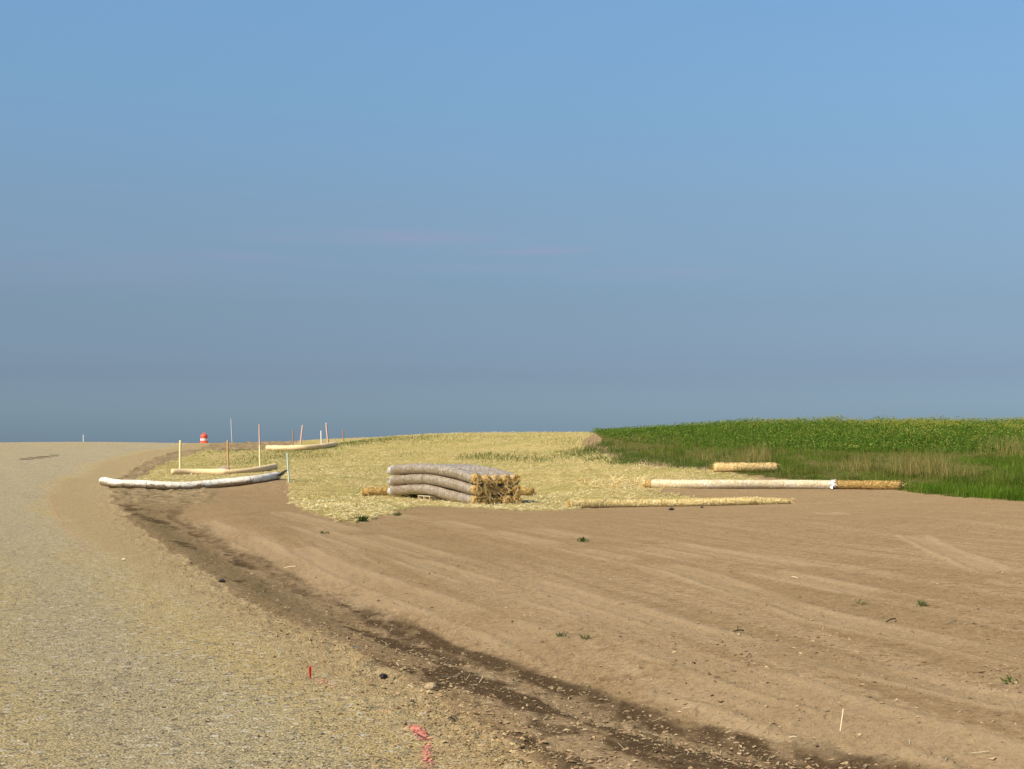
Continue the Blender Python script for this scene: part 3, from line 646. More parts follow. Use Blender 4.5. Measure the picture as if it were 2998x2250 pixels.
vg.add(*blades(x, y, h, r.uniform(.012, .030, len(x)), .22, [(.150,.245,.030), (.185,.285,.040), (.110,.190,.022), (.235,.310,.055), (.085,.150,.018)], r))
k = r.uniform(0, 1, len(x)) < .8; xl, yl = x[k], y[k]; nl = len(xl)            # leaves along the stems
zl = ht[k]*r.uniform(.15, .95, nl); a = r.uniform(0, 6.28, nl); L_ = r.uniform(.06, .16, nl)
z = H(xl, yl) + zl; wl = L_*.32
V = np.stack([np.stack([xl, yl, z], 1), np.stack([xl+np.cos(a)*L_*.5-np.sin(a)*wl, yl+np.sin(a)*L_*.5+np.cos(a)*wl, z+L_*.25], 1),
              np.stack([xl+np.cos(a)*L_, yl+np.sin(a)*L_, z+L_*r.uniform(-.2, .5, nl)], 1), np.stack([xl+np.cos(a)*L_*.5+np.sin(a)*wl, yl+np.sin(a)*L_*.5-np.cos(a)*wl, z+L_*.25], 1)], 1).reshape(-1, 3)
lc = np.array([(.130,.225,.030), (.175,.275,.044), (.095,.170,.020), (.220,.300,.055)]); c = np.repeat(lc[r.integers(0, 4, nl)]*r.uniform(.7, 1.25, (nl, 1)), 4, 0)
vg.add(V, np.arange(nl*4), np.zeros((0, 3), int), c)
pf = .03 + 1.2*sst(8, 22, x)*sst(62, 88, y)*sst(.34, .6, fbm(x*.5, y*.3, 181, 3)) + .20*sst(.52, .66, fbm(x*.6, y*.4, 191, 3))
k = (r.uniform(0, 1, len(x)) < pf*.85) & (h > ht*.72); xf, yf, zf = x[k], y[k], H(x[k], y[k]) + h[k]*1.02; nf = len(xf)   # yellow flower heads
o8 = np.array([(1,0,0),(0,1,0),(-1,0,0),(0,-1,0),(0,0,1.5),(0,0,-1.2)]); s = r.uniform(.010, .026, nf)
V = (np.stack([xf, yf, zf], 1)[:, None] + o8[None]*s[:, None, None]).reshape(-1, 3)
f = np.array([(0,1,4),(1,2,4),(2,3,4),(3,0,4),(1,0,5),(2,1,5),(3,2,5),(0,3,5)])
fc = np.array([(.52,.47,.07), (.44,.42,.10), (.58,.53,.14), (.34,.38,.08)]); c = np.repeat(fc[r.integers(0, 4, nf)], 6, 0)
vg.add(V, np.zeros((0, 4), int), (np.arange(nf)[:, None, None]*6+f[None]).reshape(-1, 3), c)
tag(vg.build('flowering_crop', M['leaf']), 'tall green crop with yellow flowers on the rise at right', 'crop', None, 'stuff')
# sprouts pushing through the straw
vg = Veg(); patches = [(1400,1338,60,8,320), (1480,1343,70,9,420), (1575,1347,60,9,330), (1830,1352,40,10,700), (1700,1330,60,14,700), (1990,1362,40,8,500), (1930,1350,80,8,600), (1750,1345,40,8,300), (1800,1322,40,8,480), (1850,1336,50,8,480), (1765,1303,26,8,420), (1730,1318,30,8,330), (700,1318,60,5,450), (850,1323,100,5,700),
                       (1100,1290,180,6,1800), (1300,1290,300,12,800), (760,1345,110,16,800), (900,1335,100,8,600), (1050,1300,60,6,260), (2040,1366,40,6,350), (960,1310,60,5,300), (1650,1292,60,10,250), (1180,1330,120,10,200)]
for u, v, su, sv, n in patches:
    px, py = G(u, v); sx = su/F*py; y0 = G(u, v+sv)[1]; y1 = G(u, v-sv)[1] if v-sv > 1276 else py+4; sy = max(.5, abs(y1-y0)/2)
    x, y = r.normal(px, sx*.6, n), r.normal(py, sy*.6, n); big = n > 300 and u > 1300
    vg.add(*blades(x, y, r.uniform(.05, .24 if big else .14, n), r.uniform(.012, .03, n), .5, [(.12,.17,.03), (.16,.21,.045), (.09,.13,.025), (.20,.22,.07)], r))
x, y = fan(16000, r, 50, 108, 2.0); k = poly_in(x, y, STRAW) & (fbm(x*.35, y*.35, 201, 3) > .54); x, y = x[k], y[k]
vg.add(*blades(x, y, r.uniform(.04, .12, len(x)), r.uniform(.008, .02, len(x)), .5, [(.12,.16,.045), (.16,.18,.06), (.09,.12,.035)], r))
x, y = fan(60000, r, 7, 46, 1.8); t = (x-xd(y))*.94; k = (r.uniform(0, 1, len(x)) < sst(.50, .66, fbm(x*1.1, y*.35, 55, 3))*np.exp(-((t+.6)/.35)**2)*.30) & (x > xe(y)+.15); x, y = x[k], y[k]
vg.add(*blades(x, y, r.uniform(.015, .06, len(x)), r.uniform(.003, .008, len(x)), .6, [(.10,.13,.035), (.075,.10,.03), (.18,.16,.07)], r))
tag(vg.build('sprouting_weeds', M['leaf']), 'low green sprouts coming up through straw and along the ditch', 'weeds', None, 'stuff')

# ------------------------------------------------------------------ pink paint on the road
def paint_line(px, w0, w1, dens, label):
    g = Geo(); r = np.random.default_rng(len(px)*7+int(px[0][0])); pts = np.array([G(u, v) for u, v in px]); L = np.r_[0, np.cumsum(np.linalg.norm(np.diff(pts, axis=0), axis=1))]
    n = int(L[-1]*dens); s = r.uniform(0, L[-1], n); x = np.interp(s, L, pts[:, 0]); y = np.interp(s, L, pts[:, 1]); w_ = np.interp(s, [0, L[-1]], [w0, w1])
    keep = fbm(s*3.0, s*0, 211, 3) > r.uniform(.20, .80, n); x, y, w_ = x[keep], y[keep], w_[keep]; n = len(x)
    x = x + r.normal(0, 1, n)*w_*.42; y = y + r.normal(0, 1, n)*w_*.42
    a = r.uniform(0, 1.57, n); sz = r.uniform(.006, .018, n); V = []
    for k in range(4): xx = x+np.cos(a+k*1.571)*sz*.5; yy_ = y+np.sin(a+k*1.571)*sz*.5; V.append(np.stack([xx, yy_, H(xx, yy_)+.008+r.uniform(0, .003, n)], 1))
    c = np.repeat(np.array([(.58,.17,.125), (.52,.20,.14), (.62,.21,.165)])[r.integers(0, 3, n)], 4, 0)
    return tag(mesh_np('paint_marking', np.stack(V, 1).reshape(-1, 3), np.arange(n*4).reshape(-1, 4), None, M['paint'], c), label, 'paint', None, 'structure')
paint_line([(1195,2128),(1225,2150),(1250,2175),(1252,2250),(1262,2330)], .035, .05, 1100, 'bright pink sprayed paint mark on gravel at the bottom edge of the photo')
paint_line([(925,1990),(960,2005),(1040,2045),(1110,2090),(1190,2125)], .06, .06, 130, 'faint broken pink paint line running from the red whisker tuft')
paint_line([(165,1425),(152,1455),(157,1480),(176,1518),(203,1558),(244,1588),(275,1620)], .10, .09, 190, 'faded pink paint line along the curve of the gravel road')

# ------------------------------------------------------------------ rolls of straw
def end_straw(g, c, axis, rad, n, r, reach=(.04, .22), col=None, w_=(.006, .013)):
    """ragged straws of a cut end: loops around the axis and straws poking out"""
    axis = np.array(axis, float); axis /= np.linalg.norm(axis); N = np.cross((0, 0, 1), axis); N /= np.linalg.norm(N); B = np.cross(axis, N)
    for k in range(n):
        cc = np.array([(.84,.56,.18), (.90,.68,.30), (.70,.43,.12), (.48,.28,.075), (.92,.78,.44)][r.integers(0, 5)])*r.uniform(.75, 1.15)
        a = r.uniform(0, 6.28); q_ = rad*math.sqrt(r.uniform(.02, 1.0)); p0 = c + (N*math.cos(a)+B*math.sin(a))*q_ + axis*r.uniform(-.01, .05)
        if r.uniform() < .55:                                   # coiled
            da = r.uniform(.5, 1.4); q2 = q_*r.uniform(.85, 1.1); p1 = c + (N*math.cos(a+da)+B*math.sin(a+da))*q2 + axis*r.uniform(.0, .07)
        else:                                                   # loose, falling
            d = axis*r.uniform(.2, 1) + N*r.normal(0, .8) + B*r.normal(-.35, .7); d /= np.linalg.norm(d); p1 = p0 + d*r.uniform(*reach)
        ribbon(g, p0, p1, r.uniform(*w_), r.uniform(-.02, .03), cc)
def fuzz(g, path, rad, n, r, cols, L=(.06, .18), w_=(.006, .012), flat=1.0, lo=0.0, hi=1.0):
    T, N, B = frames(path)
    for k in range(n):
        i_ = r.integers(int(lo*(len(path)-1)), max(1, int(hi*(len(path)-1)))); a = r.uniform(-.5, 3.64); rr = (rad[i_] if np.ndim(rad) else rad)
        nr = N[i_]*math.cos(a) + B[i_]*math.sin(a)*flat; tg = -N[i_]*math.sin(a) + B[i_]*math.cos(a)
        d = T[i_]*r.normal(0, 1) + tg*r.normal(0, .9); d /= np.linalg.norm(d)+1e-9; l = r.uniform(*L); p0 = path[i_] + nr*rr*.985
        cc = np.array(cols[r.integers(0, len(cols))])*r.uniform(.75, 1.15)
        ribbon(g, p0 - d*l/2, p0 + d*l/2 + nr*r.uniform(0, .03), r.uniform(*w_), .02, cc, 2)

# --- the stack on the pallet: three layers of five
RD = .163
Afar = np.array(P(1140, 1400, 53.0)); Bnear = np.array(P(1392, 1430, 46.0))
ax2 = (Bnear-Afar)[:2]; ax2 /= np.linalg.norm(ax2); pr2 = np.array([-ax2[1], ax2[0]])
LZ = {2: [.87, .965, .985, .91, .745], 1: [.51, .63, .66, .56, .41], 0: [.175, .30, .335, .19, .085]}
layer_n = {2: 'top', 1: 'middle', 0: 'bottom'}; col_n = ['on its left flank', 'second from left', 'in the middle', 'second from right', 'rightmost end']
r = np.random.default_rng(77)
for layer in (0, 1, 2):
    for cidx in range(5):
        off = pr2*(cidx*.318 + (0.0 if layer != 1 else .0)); jit = r.uniform(-.03, .03)
        drop = (0, -.085, -.075, -.065, -.045)[cidx] if layer == 2 else ((0, -.05, -.04, -.05, -.04)[cidx] if layer == 1 else 0)
        pts = []
        for fq, zz in zip((0, .3, .5, .76, 1.0), LZ[layer]):
            xy = Afar[:2] + (Bnear-Afar)[:2]*(fq*(1+jit*.1)) + off; g0 = float(Hbase(xy[0], xy[1]))
            pts.append((xy[0], xy[1], max(zz + drop*(.15+.85*fq) + g0*0, float(g0)+RD*.92+layer*.30)))
        path = smooth_path(pts, 46); org = path[-1].copy(); org[2] = path[:, 2].min()-RD
        t_ = thing('straw_wattle', f'grey wrapped straw roll in the {layer_n[layer]} layer of the stack, {col_n[cidx]}', 'straw wattle', org, 'wrapped straw rolls stacked on the pallet')
        rad = np.full(46, RD); rad[0] = RD*.55; rad[1] = RD*.86; rad[2] = RD*.97
        g = Geo(); tube(g, path, rad, 22, .07, int(r.integers(1, 90)), None, True, 7, .022); g.build('wrap', M['wrap_grey'], t_, True, org)
        g = Geo(); tube(g, path[0:4], np.array([.56, .88, .99, 1.02])*RD, 22, .07, 7, None, True, 9, .02); g.build('plastic_end', M['film_grey'], t_, True, org)
        T = path[-1]-path[-2]; T /= np.linalg.norm(T)
        g = Geo(); e = path[-1] + T*np.linspace(-.03, .04 + r.uniform(0, .16), 5)[:, None]; tube(g, e, np.array([.93, .95, .94, .86, .66])*RD, 20, .12, int(r.integers(1, 90)), None, True, 22)
        g.build('straw_end', M['gold_straw'], t_, True, org)
        g = Geo(); end_straw(g, e[-1], T, RD*.96, 62, r, (.06, .20), None, (.006, .013)); end_straw(g, e[-1], T, RD*.9, 7, r, (.25, .45), None, (.007, .013)); g.build('loose_straws', M['strand'], t_, False, org)['kind'] = 'stuff'
        for fb in ((.26, .47, .70, .90, .95) if layer == 2 else (.26, .48, .93) if layer == 1 else (.27, .50, .53, .92)):
            ib = int(fb*45); bp = path[ib:ib+2].copy(); bp[1] = bp[0] + (bp[1]-bp[0])/np.linalg.norm(bp[1]-bp[0])*(.045 if (fb == .70) else .022)
            g = Geo(); tube(g, bp, RD*1.035, 22, .03, 3, None, False)
            g.build('band', M['film_grey'] if fb > .85 else (M['band'] if layer != 1 else M['stick']), t_, True, org)
# pallet
pc = Afar[:2] + (Bnear-Afar)[:2]*.50 + pr2*.36; gz = float(Hbase(*pc)) + .02
pal = thing('pallet', 'weathered wooden pallet propping up the stack of straw rolls', 'pallet', (pc[0], pc[1], gz))
face = np.array(pr2); Rm = np.array([[ax2[0], -ax2[1]*-1*-1, 0], [ax2[1], ax2[0], 0], [0, 0, 1]]); Rm = np.array([[ax2[0], pr2[0], 0], [ax2[1], pr2[1], 0], [0, 0, 1]])
for s in (-.50, 0, .50):
    g = Geo(); box(g, (Rm @ np.array([s, 0, .075])), .040, 1.10, .095, Rm); g.build('stringer', M['pallet'], pal, False)
for s in np.linspace(-.50, .50, 5):
    g = Geo(); box(g, (Rm @ np.array([0, s, .133])), 1.10, .10, .020, Rm); g.build('deck_board', M['pallet'], pal, False)
for s in (-.50, 0, .50):
    g = Geo(); box(g, (Rm @ np.array([0, s, .018])), 1.10, .10, .018, Rm); g.build('bottom_board', M['pallet'], pal, False)

GOLD = [(.66,.44,.15), (.55,.34,.10), (.45,.28,.08), (.74,.54,.22)]
YEL = [(.90,.75,.38), (.84,.68,.31), (.75,.57,.22), (.58,.42,.15), (.90,.78,.48)]
def lay(px, rad, n, sink=.15, dz=None):
    pts = []
    for k, (u, v) in enumerate(px):
        x, y = G(u, v); pts.append((x, y, hz(x, y) + rad*(1-sink) + (dz[k] if dz else 0)))
    return smooth_path(pts, n)
def lay3(pxd, rad, n, sink=.12):
    pts = []
    for u, v, d in pxd:
        x, y, _ = P(u, v, d); pts.append((x, y, hz(x, y) + rad*(1-sink)))
    return smooth_path(pts, n)
def roll(name, label, path, rad, mat, part='straw_core', lump=.10, cols=None, nf=0, ends=60, seed=1, flat=1.0, fr=6.0):
    r = np.random.default_rng(seed); org = path[0].copy(); org[2] = path[:, 2].min() - np.max(rad)
    t_ = thing(name, label, 'straw wattle', org); n = len(path); rr = np.broadcast_to(rad, (n,)).copy() if not np.ndim(rad) else np.array(rad)
    rr[0] *= .82; rr[-1] *= .82
    g = Geo(); tube(g, path, rr, 22, lump, seed, flat, True, fr); g.build(part, mat, t_, True, org)
    if cols:
        g = Geo(); fuzz(g, path, rr, nf, r, cols, flat=flat)
        if ends: end_straw(g, path[0], path[0]-path[1], rr[1]*.95, ends, r); end_straw(g, path[-1], path[-1]-path[-2], rr[1]*.95, ends, r)
        g.build('loose_straws', M['strand'], t_, False, org)['kind'] = 'stuff'
    return t_, org
# the bare golden roll lying behind the stack
roll('straw_roll', 'bare golden brown straw roll lying behind the stack, both ends showing', lay3([(1068,0,53.3),(1300,0,53.9),(1562,0,54.3)], .155, 40), .155, M['gold_straw'], cols=GOLD, nf=420, ends=60, seed=4)
# netted yellow roll in front
pth = lay([(1672,1488),(1800,1485),(1990,1482),(2160,1478),(2312,1474)], .112, 70, .2)
rad = np.full(70, .112); rad[-12:] = np.linspace(.110, .065, 12)
t_ = thing('straw_roll', 'long pale yellow netted straw roll lying lowest on the bare soil', 'straw wattle', (pth[0][0], pth[0][1], pth[0][2]-.112)); org = np.array(t_.location)
pth[:, 2] -= (.112-rad)*.8
g = Geo(); tube(g, pth, rad, 22, .13, 9, 1.0, True, 6); g.build('straw_core', M['net_straw'], t_, True, org)
r = np.random.default_rng(9); g = Geo(); fuzz(g, pth, rad, 1700, r, YEL, (.05, .14), (.005, .010)); end_straw(g, pth[0], pth[0]-pth[1], .12, 40, r); end_straw(g, pth[-1], pth[-1]-pth[-2], .07, 30, r); g.build('loose_straws', M['strand'], t_, False, org)['kind'] = 'stuff'
# white wrapped roll with its right end bare
pth = lay([(1893,1430),(2080,1430),(2300,1430),(2460,1431),(2640,1433)], .150, 90, .15)
t_ = thing('straw_wattle', 'long white wrapped straw roll, plastic torn off its bare golden right end', 'straw wattle', (pth[0][0], pth[0][1], pth[0][2]-.15)); org = np.array(t_.location)
g = Geo(); rad = np.full(90, .150)*.96; rad[0] *= .8; rad[-1] *= .88; tube(g, pth, rad, 22, .09, 14, 1.0, True, 6); g.build('straw_core', M['gold_straw'], t_, True, org)
k0 = 2; k1 = 66; g = Geo(); tube(g, pth[k0:k1], np.full(k1-k0, .157), 22, .05, 15, 1.0, False, 6, .012); g.build('plastic_wrap', M['wrap_white'], t_, True, org)
r = np.random.default_rng(15); g = Geo(); fuzz(g, pth, rad, 420, r, GOLD, lo=.74); fuzz(g, pth, np.full(90, .158), 450, r, YEL, (.04, .10), (.004, .007), hi=.70)
end_straw(g, pth[0], pth[0]-pth[1], .14, 120, r, (.1, .5)); end_straw(g, pth[-1], pth[-1]-pth[-2], .14, 30, r); g.build('loose_straws', M['strand'], t_, False, org)['kind'] = 'stuff'
g = Geo(); T, N, B = frames(pth)
for k in range(26):                                             # the torn skirt of film
    a = r.uniform(-.6, 3.7); p0 = pth[k1-1] + (N[k1]*math.cos(a)+B[k1]*math.sin(a))*.158; l = r.uniform(.06, .26); d = T[k1]*r.uniform(.3, 1) + np.array([r.normal(0, .3), -r.uniform(0, .6), r.normal(-.1, .5)])
    d /= np.linalg.norm(d); sd_ = np.cross(d, (N[k1]*math.cos(a)+B[k1]*math.sin(a))); w_ = r.uniform(.03, .08); m_ = p0 + d*l*.5 + np.array([0, 0, r.uniform(-.03, .04)])
    pp = [p0-sd_*w_, p0+sd_*w_, m_+sd_*w_*.7, m_-sd_*w_*.7, p0+d*l+sd_*w_*.2, p0+d*l-sd_*w_*.2]
    pp = np.array(pp); pp[:, 2] = np.maximum(pp[:, 2], hz(p0[0], p0[1])+.015); g.add(pp, [(0,1,2,3),(3,2,4,5)])
g.build('torn_film', M['film'], t_, False, org)
# roll half hidden in the grass
roll('straw_roll', 'short thick straw roll half hidden in green grass', lay([(2092,1382),(2180,1382),(2275,1381)], .170, 34, .1), .170, M['pale_straw'], cols=YEL+GOLD[:1], nf=500, ends=60, seed=23)
# muddy white roll across the ditch
pth = lay([(298,1421),(345,1427),(420,1431),(520,1434),(640,1428),(740,1416),(812,1404)], .155, 80, .12)
t_ = thing('straw_wattle', 'muddy white wrapped straw roll sagging across the roadside ditch', 'straw wattle', (pth[0][0], pth[0][1], pth[0][2]-.155)); org = np.array(t_.location)
rad = np.full(80, .158); rad[0] *= .8
g = Geo(); tube(g, pth, rad, 24, .08, 31, 1.0, True, 6, .02); o = g.build('plastic_wrap', M['wrap_muddy'], t_, True, org)
md = np.r_[np.tile(.5 - .5*np.sin(np.linspace(0, 2*math.pi, 24, endpoint=False)+.10), 80)*np.repeat((.60 + .40*np.sin(np.linspace(.3, 2.9, 80)))*np.linspace(1.05, .72, 80), 24), .5, .5]
at = o.data.attributes.new('mud', 'FLOAT', 'POINT'); at.data.foreach_set('value', md.astype(np.float32))
r = np.random.default_rng(31); g = Geo(); fuzz(g, pth, rad, 160, r, [(.5,.4,.25), (.3,.2,.12)], (.04, .1)); g.build('loose_straws', M['strand'], t_, False, org)['kind'] = 'stuff'
for fb in (.10, .76):
    ib = int(fb*79); bp = np.stack([pth[ib], pth[ib]+(pth[ib+1]-pth[ib])/np.linalg.norm(pth[ib+1]-pth[ib])*.014]); g = Geo(); tube(g, bp, .163, 22, .02, 3, None, False); g.build('band', M['stick'], t_, True, org)
# twisted tail of film by the rod
a, b_ = np.array(gp(796, 1402, .05)), np.array(P(838, 1376, G(842, 1408)[1])); g = Geo(); pf_ = smooth_path([a, (a+b_)/2 + np.array((0, 0, -.05)), b_], 16); rad = np.linspace(.16, .07, 16)
T, N, B = frames(pf_); n_a = 10; tube(g, pf_, rad, n_a, .3, 5, .28, True, 10)
o = g.build('plastic_strip', M['blue_film'], None, True, a); o.location = a; tag(o, 'dark blue grey strip of twisted plastic drooping from the mint rod', 'plastic strip')
# jute covered rolls
roll('ditch_roll', 'cream roll with a lumpy purplish end, left of two behind the muddy roll', lay([(502,1391),(560,1390),(620,1390),(664,1390)], .135, 44, .1), .135, M['jute'], 'cover', .07, None, 0, 0, 41)
roll('ditch_roll', 'cream roll thickening to the right, right of two behind the muddy roll', lay([(652,1391),(690,1389),(740,1385),(806,1375)], .135, 44, .1), np.interp(np.linspace(0, 1, 44), [0, .3, .5, 1], [.09, .10, .13, .155]), M['jute'], 'cover', .07, None, 0, 0, 43)
roll('ditch_roll', 'long cream roll lying across the far ditch below the crest', lay([(782,1318),(830,1319),(885,1318),(940,1314),(984,1307)], .150, 60, .1), .150, M['jute'], 'cover', .14, None, 0, 0, 47)
o = Geo(); c_ = np.array(gp(652, 1386, .17)); tube(o, np.array([c_+np.array((dx, 0, .03*math.sin(dx*9))) for dx in np.linspace(-.22, .30, 9)]), np.array([.05,.11,.14,.15,.15,.15,.14,.11,.05]), 14, .35, 9, .8, True, 9)
o = o.build('straw_clump', mat_plain('purplish_straw', (.40,.32,.28), (.28,.21,.18), .9, .1, 14, (1,1,1), .02), None, True, c_); o.location = c_; tag(o, 'small purplish brown heap of old straw where the two cream rolls meet', 'straw clump')

# ------------------------------------------------------------------ stakes and rods
def stake(name, label, cat, top, bot, d, w_, mat, tip=.04, upper=None):
    b0 = np.array(P(*bot, d)); z0 = hz(b0[0], b0[1]); t0 = np.array(P(*top, d)); b0 = np.array([b0[0], b0[1], z0-.05])
    ax = (t0-b0); L = np.linalg.norm(ax); ax /= L; Nx = np.cross((0, 1, 0), ax); Nx /= np.linalg.norm(Nx); Ny = np.cross(ax, Nx); Nx, Ny = Nx*math.cos(-.7)+Ny*math.sin(-.7), Ny*math.cos(-.7)-Nx*math.sin(-.7)
    sec = lambda s, k=1.0: [b0+ax*s+Nx*w_*.62*k*i_+Ny*w_*.46*k*j_ for i_, j_ in ((-1,-1),(1,-1),(1,1),(-1,1))]
    def seg(g, s0, s1, k0=1, k1=1, capt=True):
        nn = 6; V = []
        for q_ in range(nn+1):
            f_ = q_/nn; V += [v_ + Nx*.006*math.sin(f_*7+s0) for v_ in sec(s0+(s1-s0)*f_, k0+(k1-k0)*f_)]
        Q = [(q_*4+a_, q_*4+(a_+1) % 4, q_*4+4+(a_+1) % 4, q_*4+4+a_) for q_ in range(nn) for a_ in range(4)]; Q.append((nn*4, nn*4+1, nn*4+2, nn*4+3)); Q.append((3,2,1,0)); g.add(V, Q)
    if upper:
        t_ = thing(name, label, cat, (b0[0], b0[1], z0)); g = Geo(); seg(g, 0, L*.55); g.build('shaft', mat, t_, False, (b0[0], b0[1], z0))
        g = Geo(); seg(g, L*.55, L, 1, .7); g.build('painted_top', upper, t_, False, (b0[0], b0[1], z0)); return t_
    g = Geo(); seg(g, 0, L-tip); seg(g, L-tip, L, 1, .55); o = g.build(name, mat, None, False, (b0[0], b0[1], z0)); o.location = (b0[0], b0[1], z0)
    return tag(o, label, cat, 'stakes and rods along the ditch')
dD = lambda u, v: G(u, v)[1]
stake('wooden_stake', 'pale yellow wooden stake in the left cream ditch roll', 'stake', (528,1288), (527,1388), dD(527,1389)-.15, .066, M['lath'])
stake('wooden_stake', 'orange brown wooden stake where the two cream ditch rolls meet', 'stake', (666,1288), (669,1378), dD(668,1386), .055, M['lath_orange'])
stake('wooden_stake', 'tall stake, yellow below and pinkish above, behind the right cream roll', 'stake', (759,1241), (762,1368), dD(762,1378)+.4, .055, M['lath'], upper=M['lath_pink'])
stake('marker_rod', 'tall thin grey rod on the road crest beside the orange drum', 'rod', (676.5,1225), (680,1300), 116, .050, M['lath_grey'])
stake('wooden_stake', 'short thin dark reddish stake behind the far cream roll', 'stake', (858,1257), (857,1306), 102.5, .050, M['lath_red'])
stake('wooden_stake', 'pale stake leaning right at the middle of the far cream roll', 'stake', (886,1244), (878,1312), 100.5, .072, M['lath_pink'])
stake('marker_rod', 'thin white rod between two pink stakes on the far ridge', 'rod', (940,1260), (941,1304), 102, .052, M['lath_white'])
stake('wooden_stake', 'thick pinkish brown stake leaning left near the far roll end', 'stake', (955,1237), (961,1304), 101.5, .080, M['lath_pink'])
stake('wooden_stake', 'rightmost short reddish stake standing alone on the far crest', 'stake', (1004.5,1257), (1006,1296), 104, .052, M['lath_red'])
stake('marker_rod', 'mint white rod at the right end of the muddy white roll', 'rod', (841,1325), (846,1412), dD(846,1413), .042, M['lath_mint'])
stake('road_marker', 'tiny white post on the gravel road crest at far left', 'marker post', (244,1272), (245,1296), 124, .045, M['lath_white'])

# ------------------------------------------------------------------ traffic drum
dd = 122.0; px_ = P(597.5, 1290, dd); zt = P(597.5, 1268, dd)[2]; zb = hz(px_[0], dd); HD = min(1.25, max(.95, zt - zb)); print('DRUM', zt, zb, zt-zb)
dr = thing('traffic_drum', 'orange traffic drum with white reflective band on the road crest', 'traffic drum', (px_[0], dd, zb))
g = Geo(); lathe(g, [(.30,.05),(.295,.30),(.285,.30),(.283,.50*HD),(.272,.50*HD),(.268,.74*HD),(.262,.86*HD),(.20,.93*HD),(.06,.94*HD),(.001,.94*HD)]); g.build('body', M['orange'], dr)
for a_, b2 in ((HD-.95, HD-.80), (HD-.56, HD-.41)):
    g = Geo(); lathe(g, [(.302 if a_ < HD-.7 else .287, a_), (.302 if a_ < HD-.7 else .285, b2)]); g.build('reflective_band', M['reflective'], dr)
g = Geo(); tube(g, smooth_path([(-.13,0,.93*HD),(-.08,0,.995*HD),(.08,0,.995*HD),(.13,0,.93*HD)], 12), .03, 8); g.build('handle', M['orange'], dr)
g = Geo(); lathe(g, [(.001,.0),(.40,.0),(.40,.05),(.30,.055)]); g.build('base', M['rubber'], dr)

# ------------------------------------------------------------------ red survey whisker and small loose things
p0 = np.array(gp(908, 1987)); g = Geo(); r = np.random.default_rng(3)
for k in range(60):
    a_ = r.uniform(0, 6.28); s_ = r.uniform(.0, .015)*r.uniform(.3, 1); hh = r.uniform(.055, .092)
    ribbon(g, p0+np.array((math.cos(a_)*.004, math.sin(a_)*.004, -.01)), p0+np.array((math.cos(a_)*s_, math.sin(a_)*s_, hh)), .0024, .0)
o = g.build('survey_whisker', M['red_fibre'], None, False, p0); o.location = p0; tag(o, 'red bristle survey whisker standing in the gravel shoulder', 'survey marker')
def stalk(name, label, cat, a, b_, w_, mat, sag=.0, group=None, fork=None):
    a = np.array(a, float); b_ = np.array(b_, float); g = Geo(); ribbon(g, a, b_, w_, sag, None, 6)
    if fork is not None: ribbon(g, a + (b_-a)*.4, np.array(fork, float), w_*.7, sag*.5, None, 3)
    o = g.build(name, mat, None, False, a); o.location = a; return tag(o, label, cat, group)
def flat(u0, v0, u1, v1, dz=.008): return gp(u0, v0, dz), gp(u1, v1, dz)
b0 = gp(2459, 2138, -.01); stalk('straw_stalk', 'single pale straw standing upright in the bare soil at right', 'straw', b0, (b0.x+.02, b0.y-.01, b0.z+.15), .0065, M['stalk'])
for (q_, lb) in (((832,1662,866,1660), 'single white straw lying on bare soil below the muddy roll'),
                 ((1296,1990,1323,1985), 'pale straw lying on the littered soil right of the red whisker'),
                 ((1336,1982,1350,1978), 'short pale straw beside a longer one near the dark damp strip'),
                 ((1033,1906,1062,1907), 'pale straw lying on damp soil beside the road edge'),
                 ((1195,2010,1208,2020), 'short straw leaning on crumbly soil above the wet patch'),
                 ((2318,1690,2336,1692), 'short pale straw on stony soil at right'),
                 ((2770,1830,2800,1818), 'bent pale straw lying on bare soil at far right'),
                 ((710,1510,770,1496), 'pale straw on the soil left of the straw mulch corner'),
                 ((2310,2168,2332,2166), 'pale straw near the lower end of the dark ditch line')):
    a, b_ = flat(*q_); stalk('straw_stalk', lb, 'straw', a, b_, .007, M['stalk'], .006)
a, b_ = flat(1205, 2150, 1248, 2176, .012); stalk('twig', 'straight dark twig lying in the bright pink paint', 'twig', a, b_, .008, M['stick'], .004)
a, b_ = flat(1080, 2223, 1140, 2236, .010); stalk('twig', 'curved dark twig on the gravel left of the pink paint', 'twig', a, b_, .008, M['stick'], .01)
a, b_ = flat(2594, 1828, 2622, 1818, .015); stalk('twig', 'dark twig lying on the tyre tracks at right', 'twig', a, b_, .014, M['stick'], .01)
a, b_ = flat(2148, 1858, 2178, 1852, .015); stalk('twig', 'forked dark twig standing out of the soil right of centre', 'twig', a, b_, .012, M['stick'], .01, None, gp(2160, 1856, .06))
def clod(label, u, v, s, mat, seed, name='soil_clod', cat='clod'):
    r = np.random.default_rng(seed); p = np.array(gp(u, v, s*.18)); g = Geo(); n = 9
    path = p + np.stack([np.linspace(-s, s, n)*.62, r.normal(0, s*.08, n), np.sin(np.linspace(0, math.pi, n))*s*.18], 1)
    tube(g, path, np.sin(np.linspace(.25, math.pi-.25, n))*s*.42, 12, .45, seed, .8, True, 3/s*.2); o = g.build(name, mat, None, False, p); o.location = p; tag(o, label, cat)
clod('dark grey clod on the soil in front of the long yellow roll', 1966, 1493, .12, M['dark_clod'], 3)
clod('smaller dark clod right of another before the yellow roll', 2055, 1487, .07, M['dark_clod'], 4)
clod('dark stone on the road edge left of the ditch', 650, 1706, .07, M['dark_clod'], 5, 'stone', 'stone')
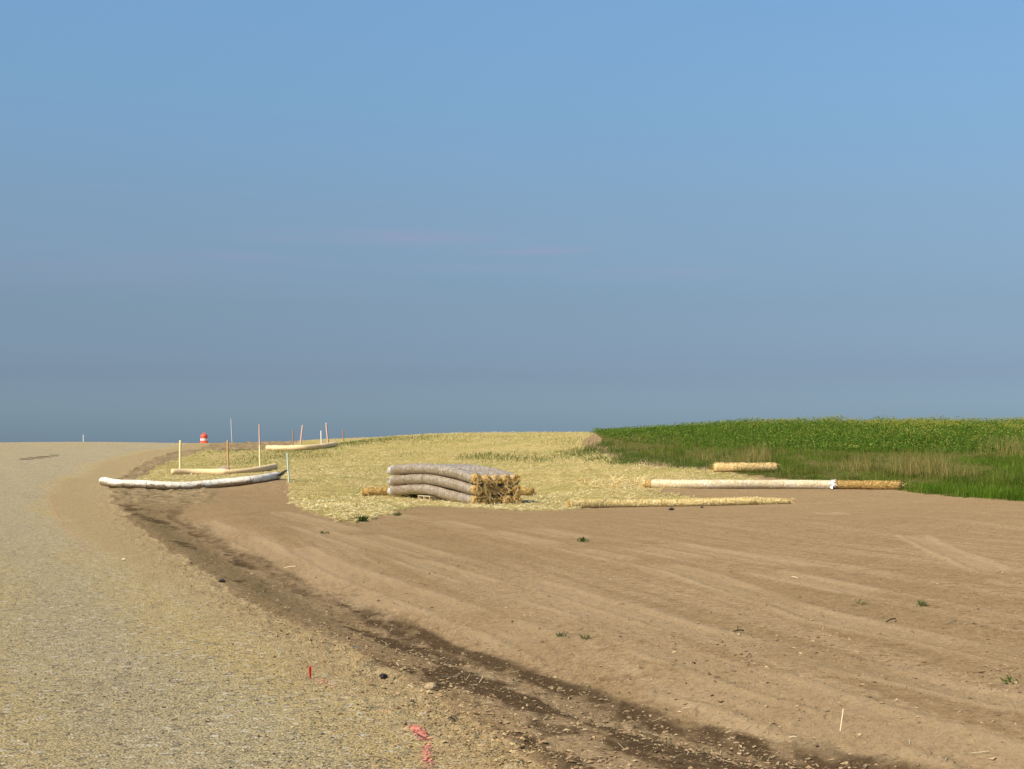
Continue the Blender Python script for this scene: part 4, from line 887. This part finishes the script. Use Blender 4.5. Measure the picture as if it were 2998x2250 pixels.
clod('pale flat stone on the gravel shoulder at left', 362, 1641, .045, M['stalk'], 6, 'stone', 'stone')
clod('large tan lump of soil beside the dark wet patch', 1262, 2033, .075, mat_plain('tan_soil', (.34,.24,.14), (.42,.31,.19), .95, .1, 14, (1,1,1), .015), 7)
clod('dark lump in the crumbly bank right of the red whisker', 1122, 1988, .05, M['dark_clod'], 8)
def weed(label, u, v, s, n, seed, cols=((.10,.14,.035), (.14,.18,.05), (.075,.105,.03))):
    r = np.random.default_rng(seed); p = np.array(gp(u, v)); g = Geo()
    for k in range(n):
        a = r.uniform(0, 6.28); l = s*r.uniform(.5, 1); e_ = r.uniform(.1, 1.1); d = np.array((math.cos(a)*math.cos(e_), math.sin(a)*math.cos(e_), math.sin(e_)))
        q0 = p + np.array((r.normal(0, s*.35), r.normal(0, s*.35), 0)); sd_ = np.array((-math.sin(a), math.cos(a), 0))*l*.11
        g.add([q0-sd_*.3, q0+sd_*.3, q0+d*l*.55+sd_, q0+d*l*.55-sd_, q0+d*l], [(0,1,2,3)], [(3,2,4)], np.array(cols[k % len(cols)])*r.uniform(.8, 1.2))
    o = g.build('weed', M['leaf'], None, False, p); o.location = p; tag(o, label, 'weed', 'small weeds on the bare soil')
weed('green weed clump at the front corner of the straw mulch', 1056, 1526, .22, 90, 1)
weed('low green weeds along the mulch edge below the stack', 1165, 1508, .12, 60, 2)
weed('small weed on bare soil below the stack at centre right', 1708, 1587, .14, 34, 3)
weed('trailing weed on the soil in the middle foreground', 1640, 1868, .07, 22, 4)
weed('small weed tuft right of the trailing one in the middle foreground', 1718, 1871, .07, 22, 5)
weed('dark weed by the tyre tracks, left of a wider one at right', 2518, 1770, .08, 16, 6)
weed('wide flat grey green weed on bare soil at right', 2702, 1773, .09, 26, 7)
weed('bright leafy weed on bare soil near the right edge', 2948, 2000, .10, 12, 8, ((.10,.16,.03), (.13,.19,.045), (.08,.12,.03)))
weed('dark weed on bare soil at the far left of the track lines', 947, 1560, .12, 18, 9)
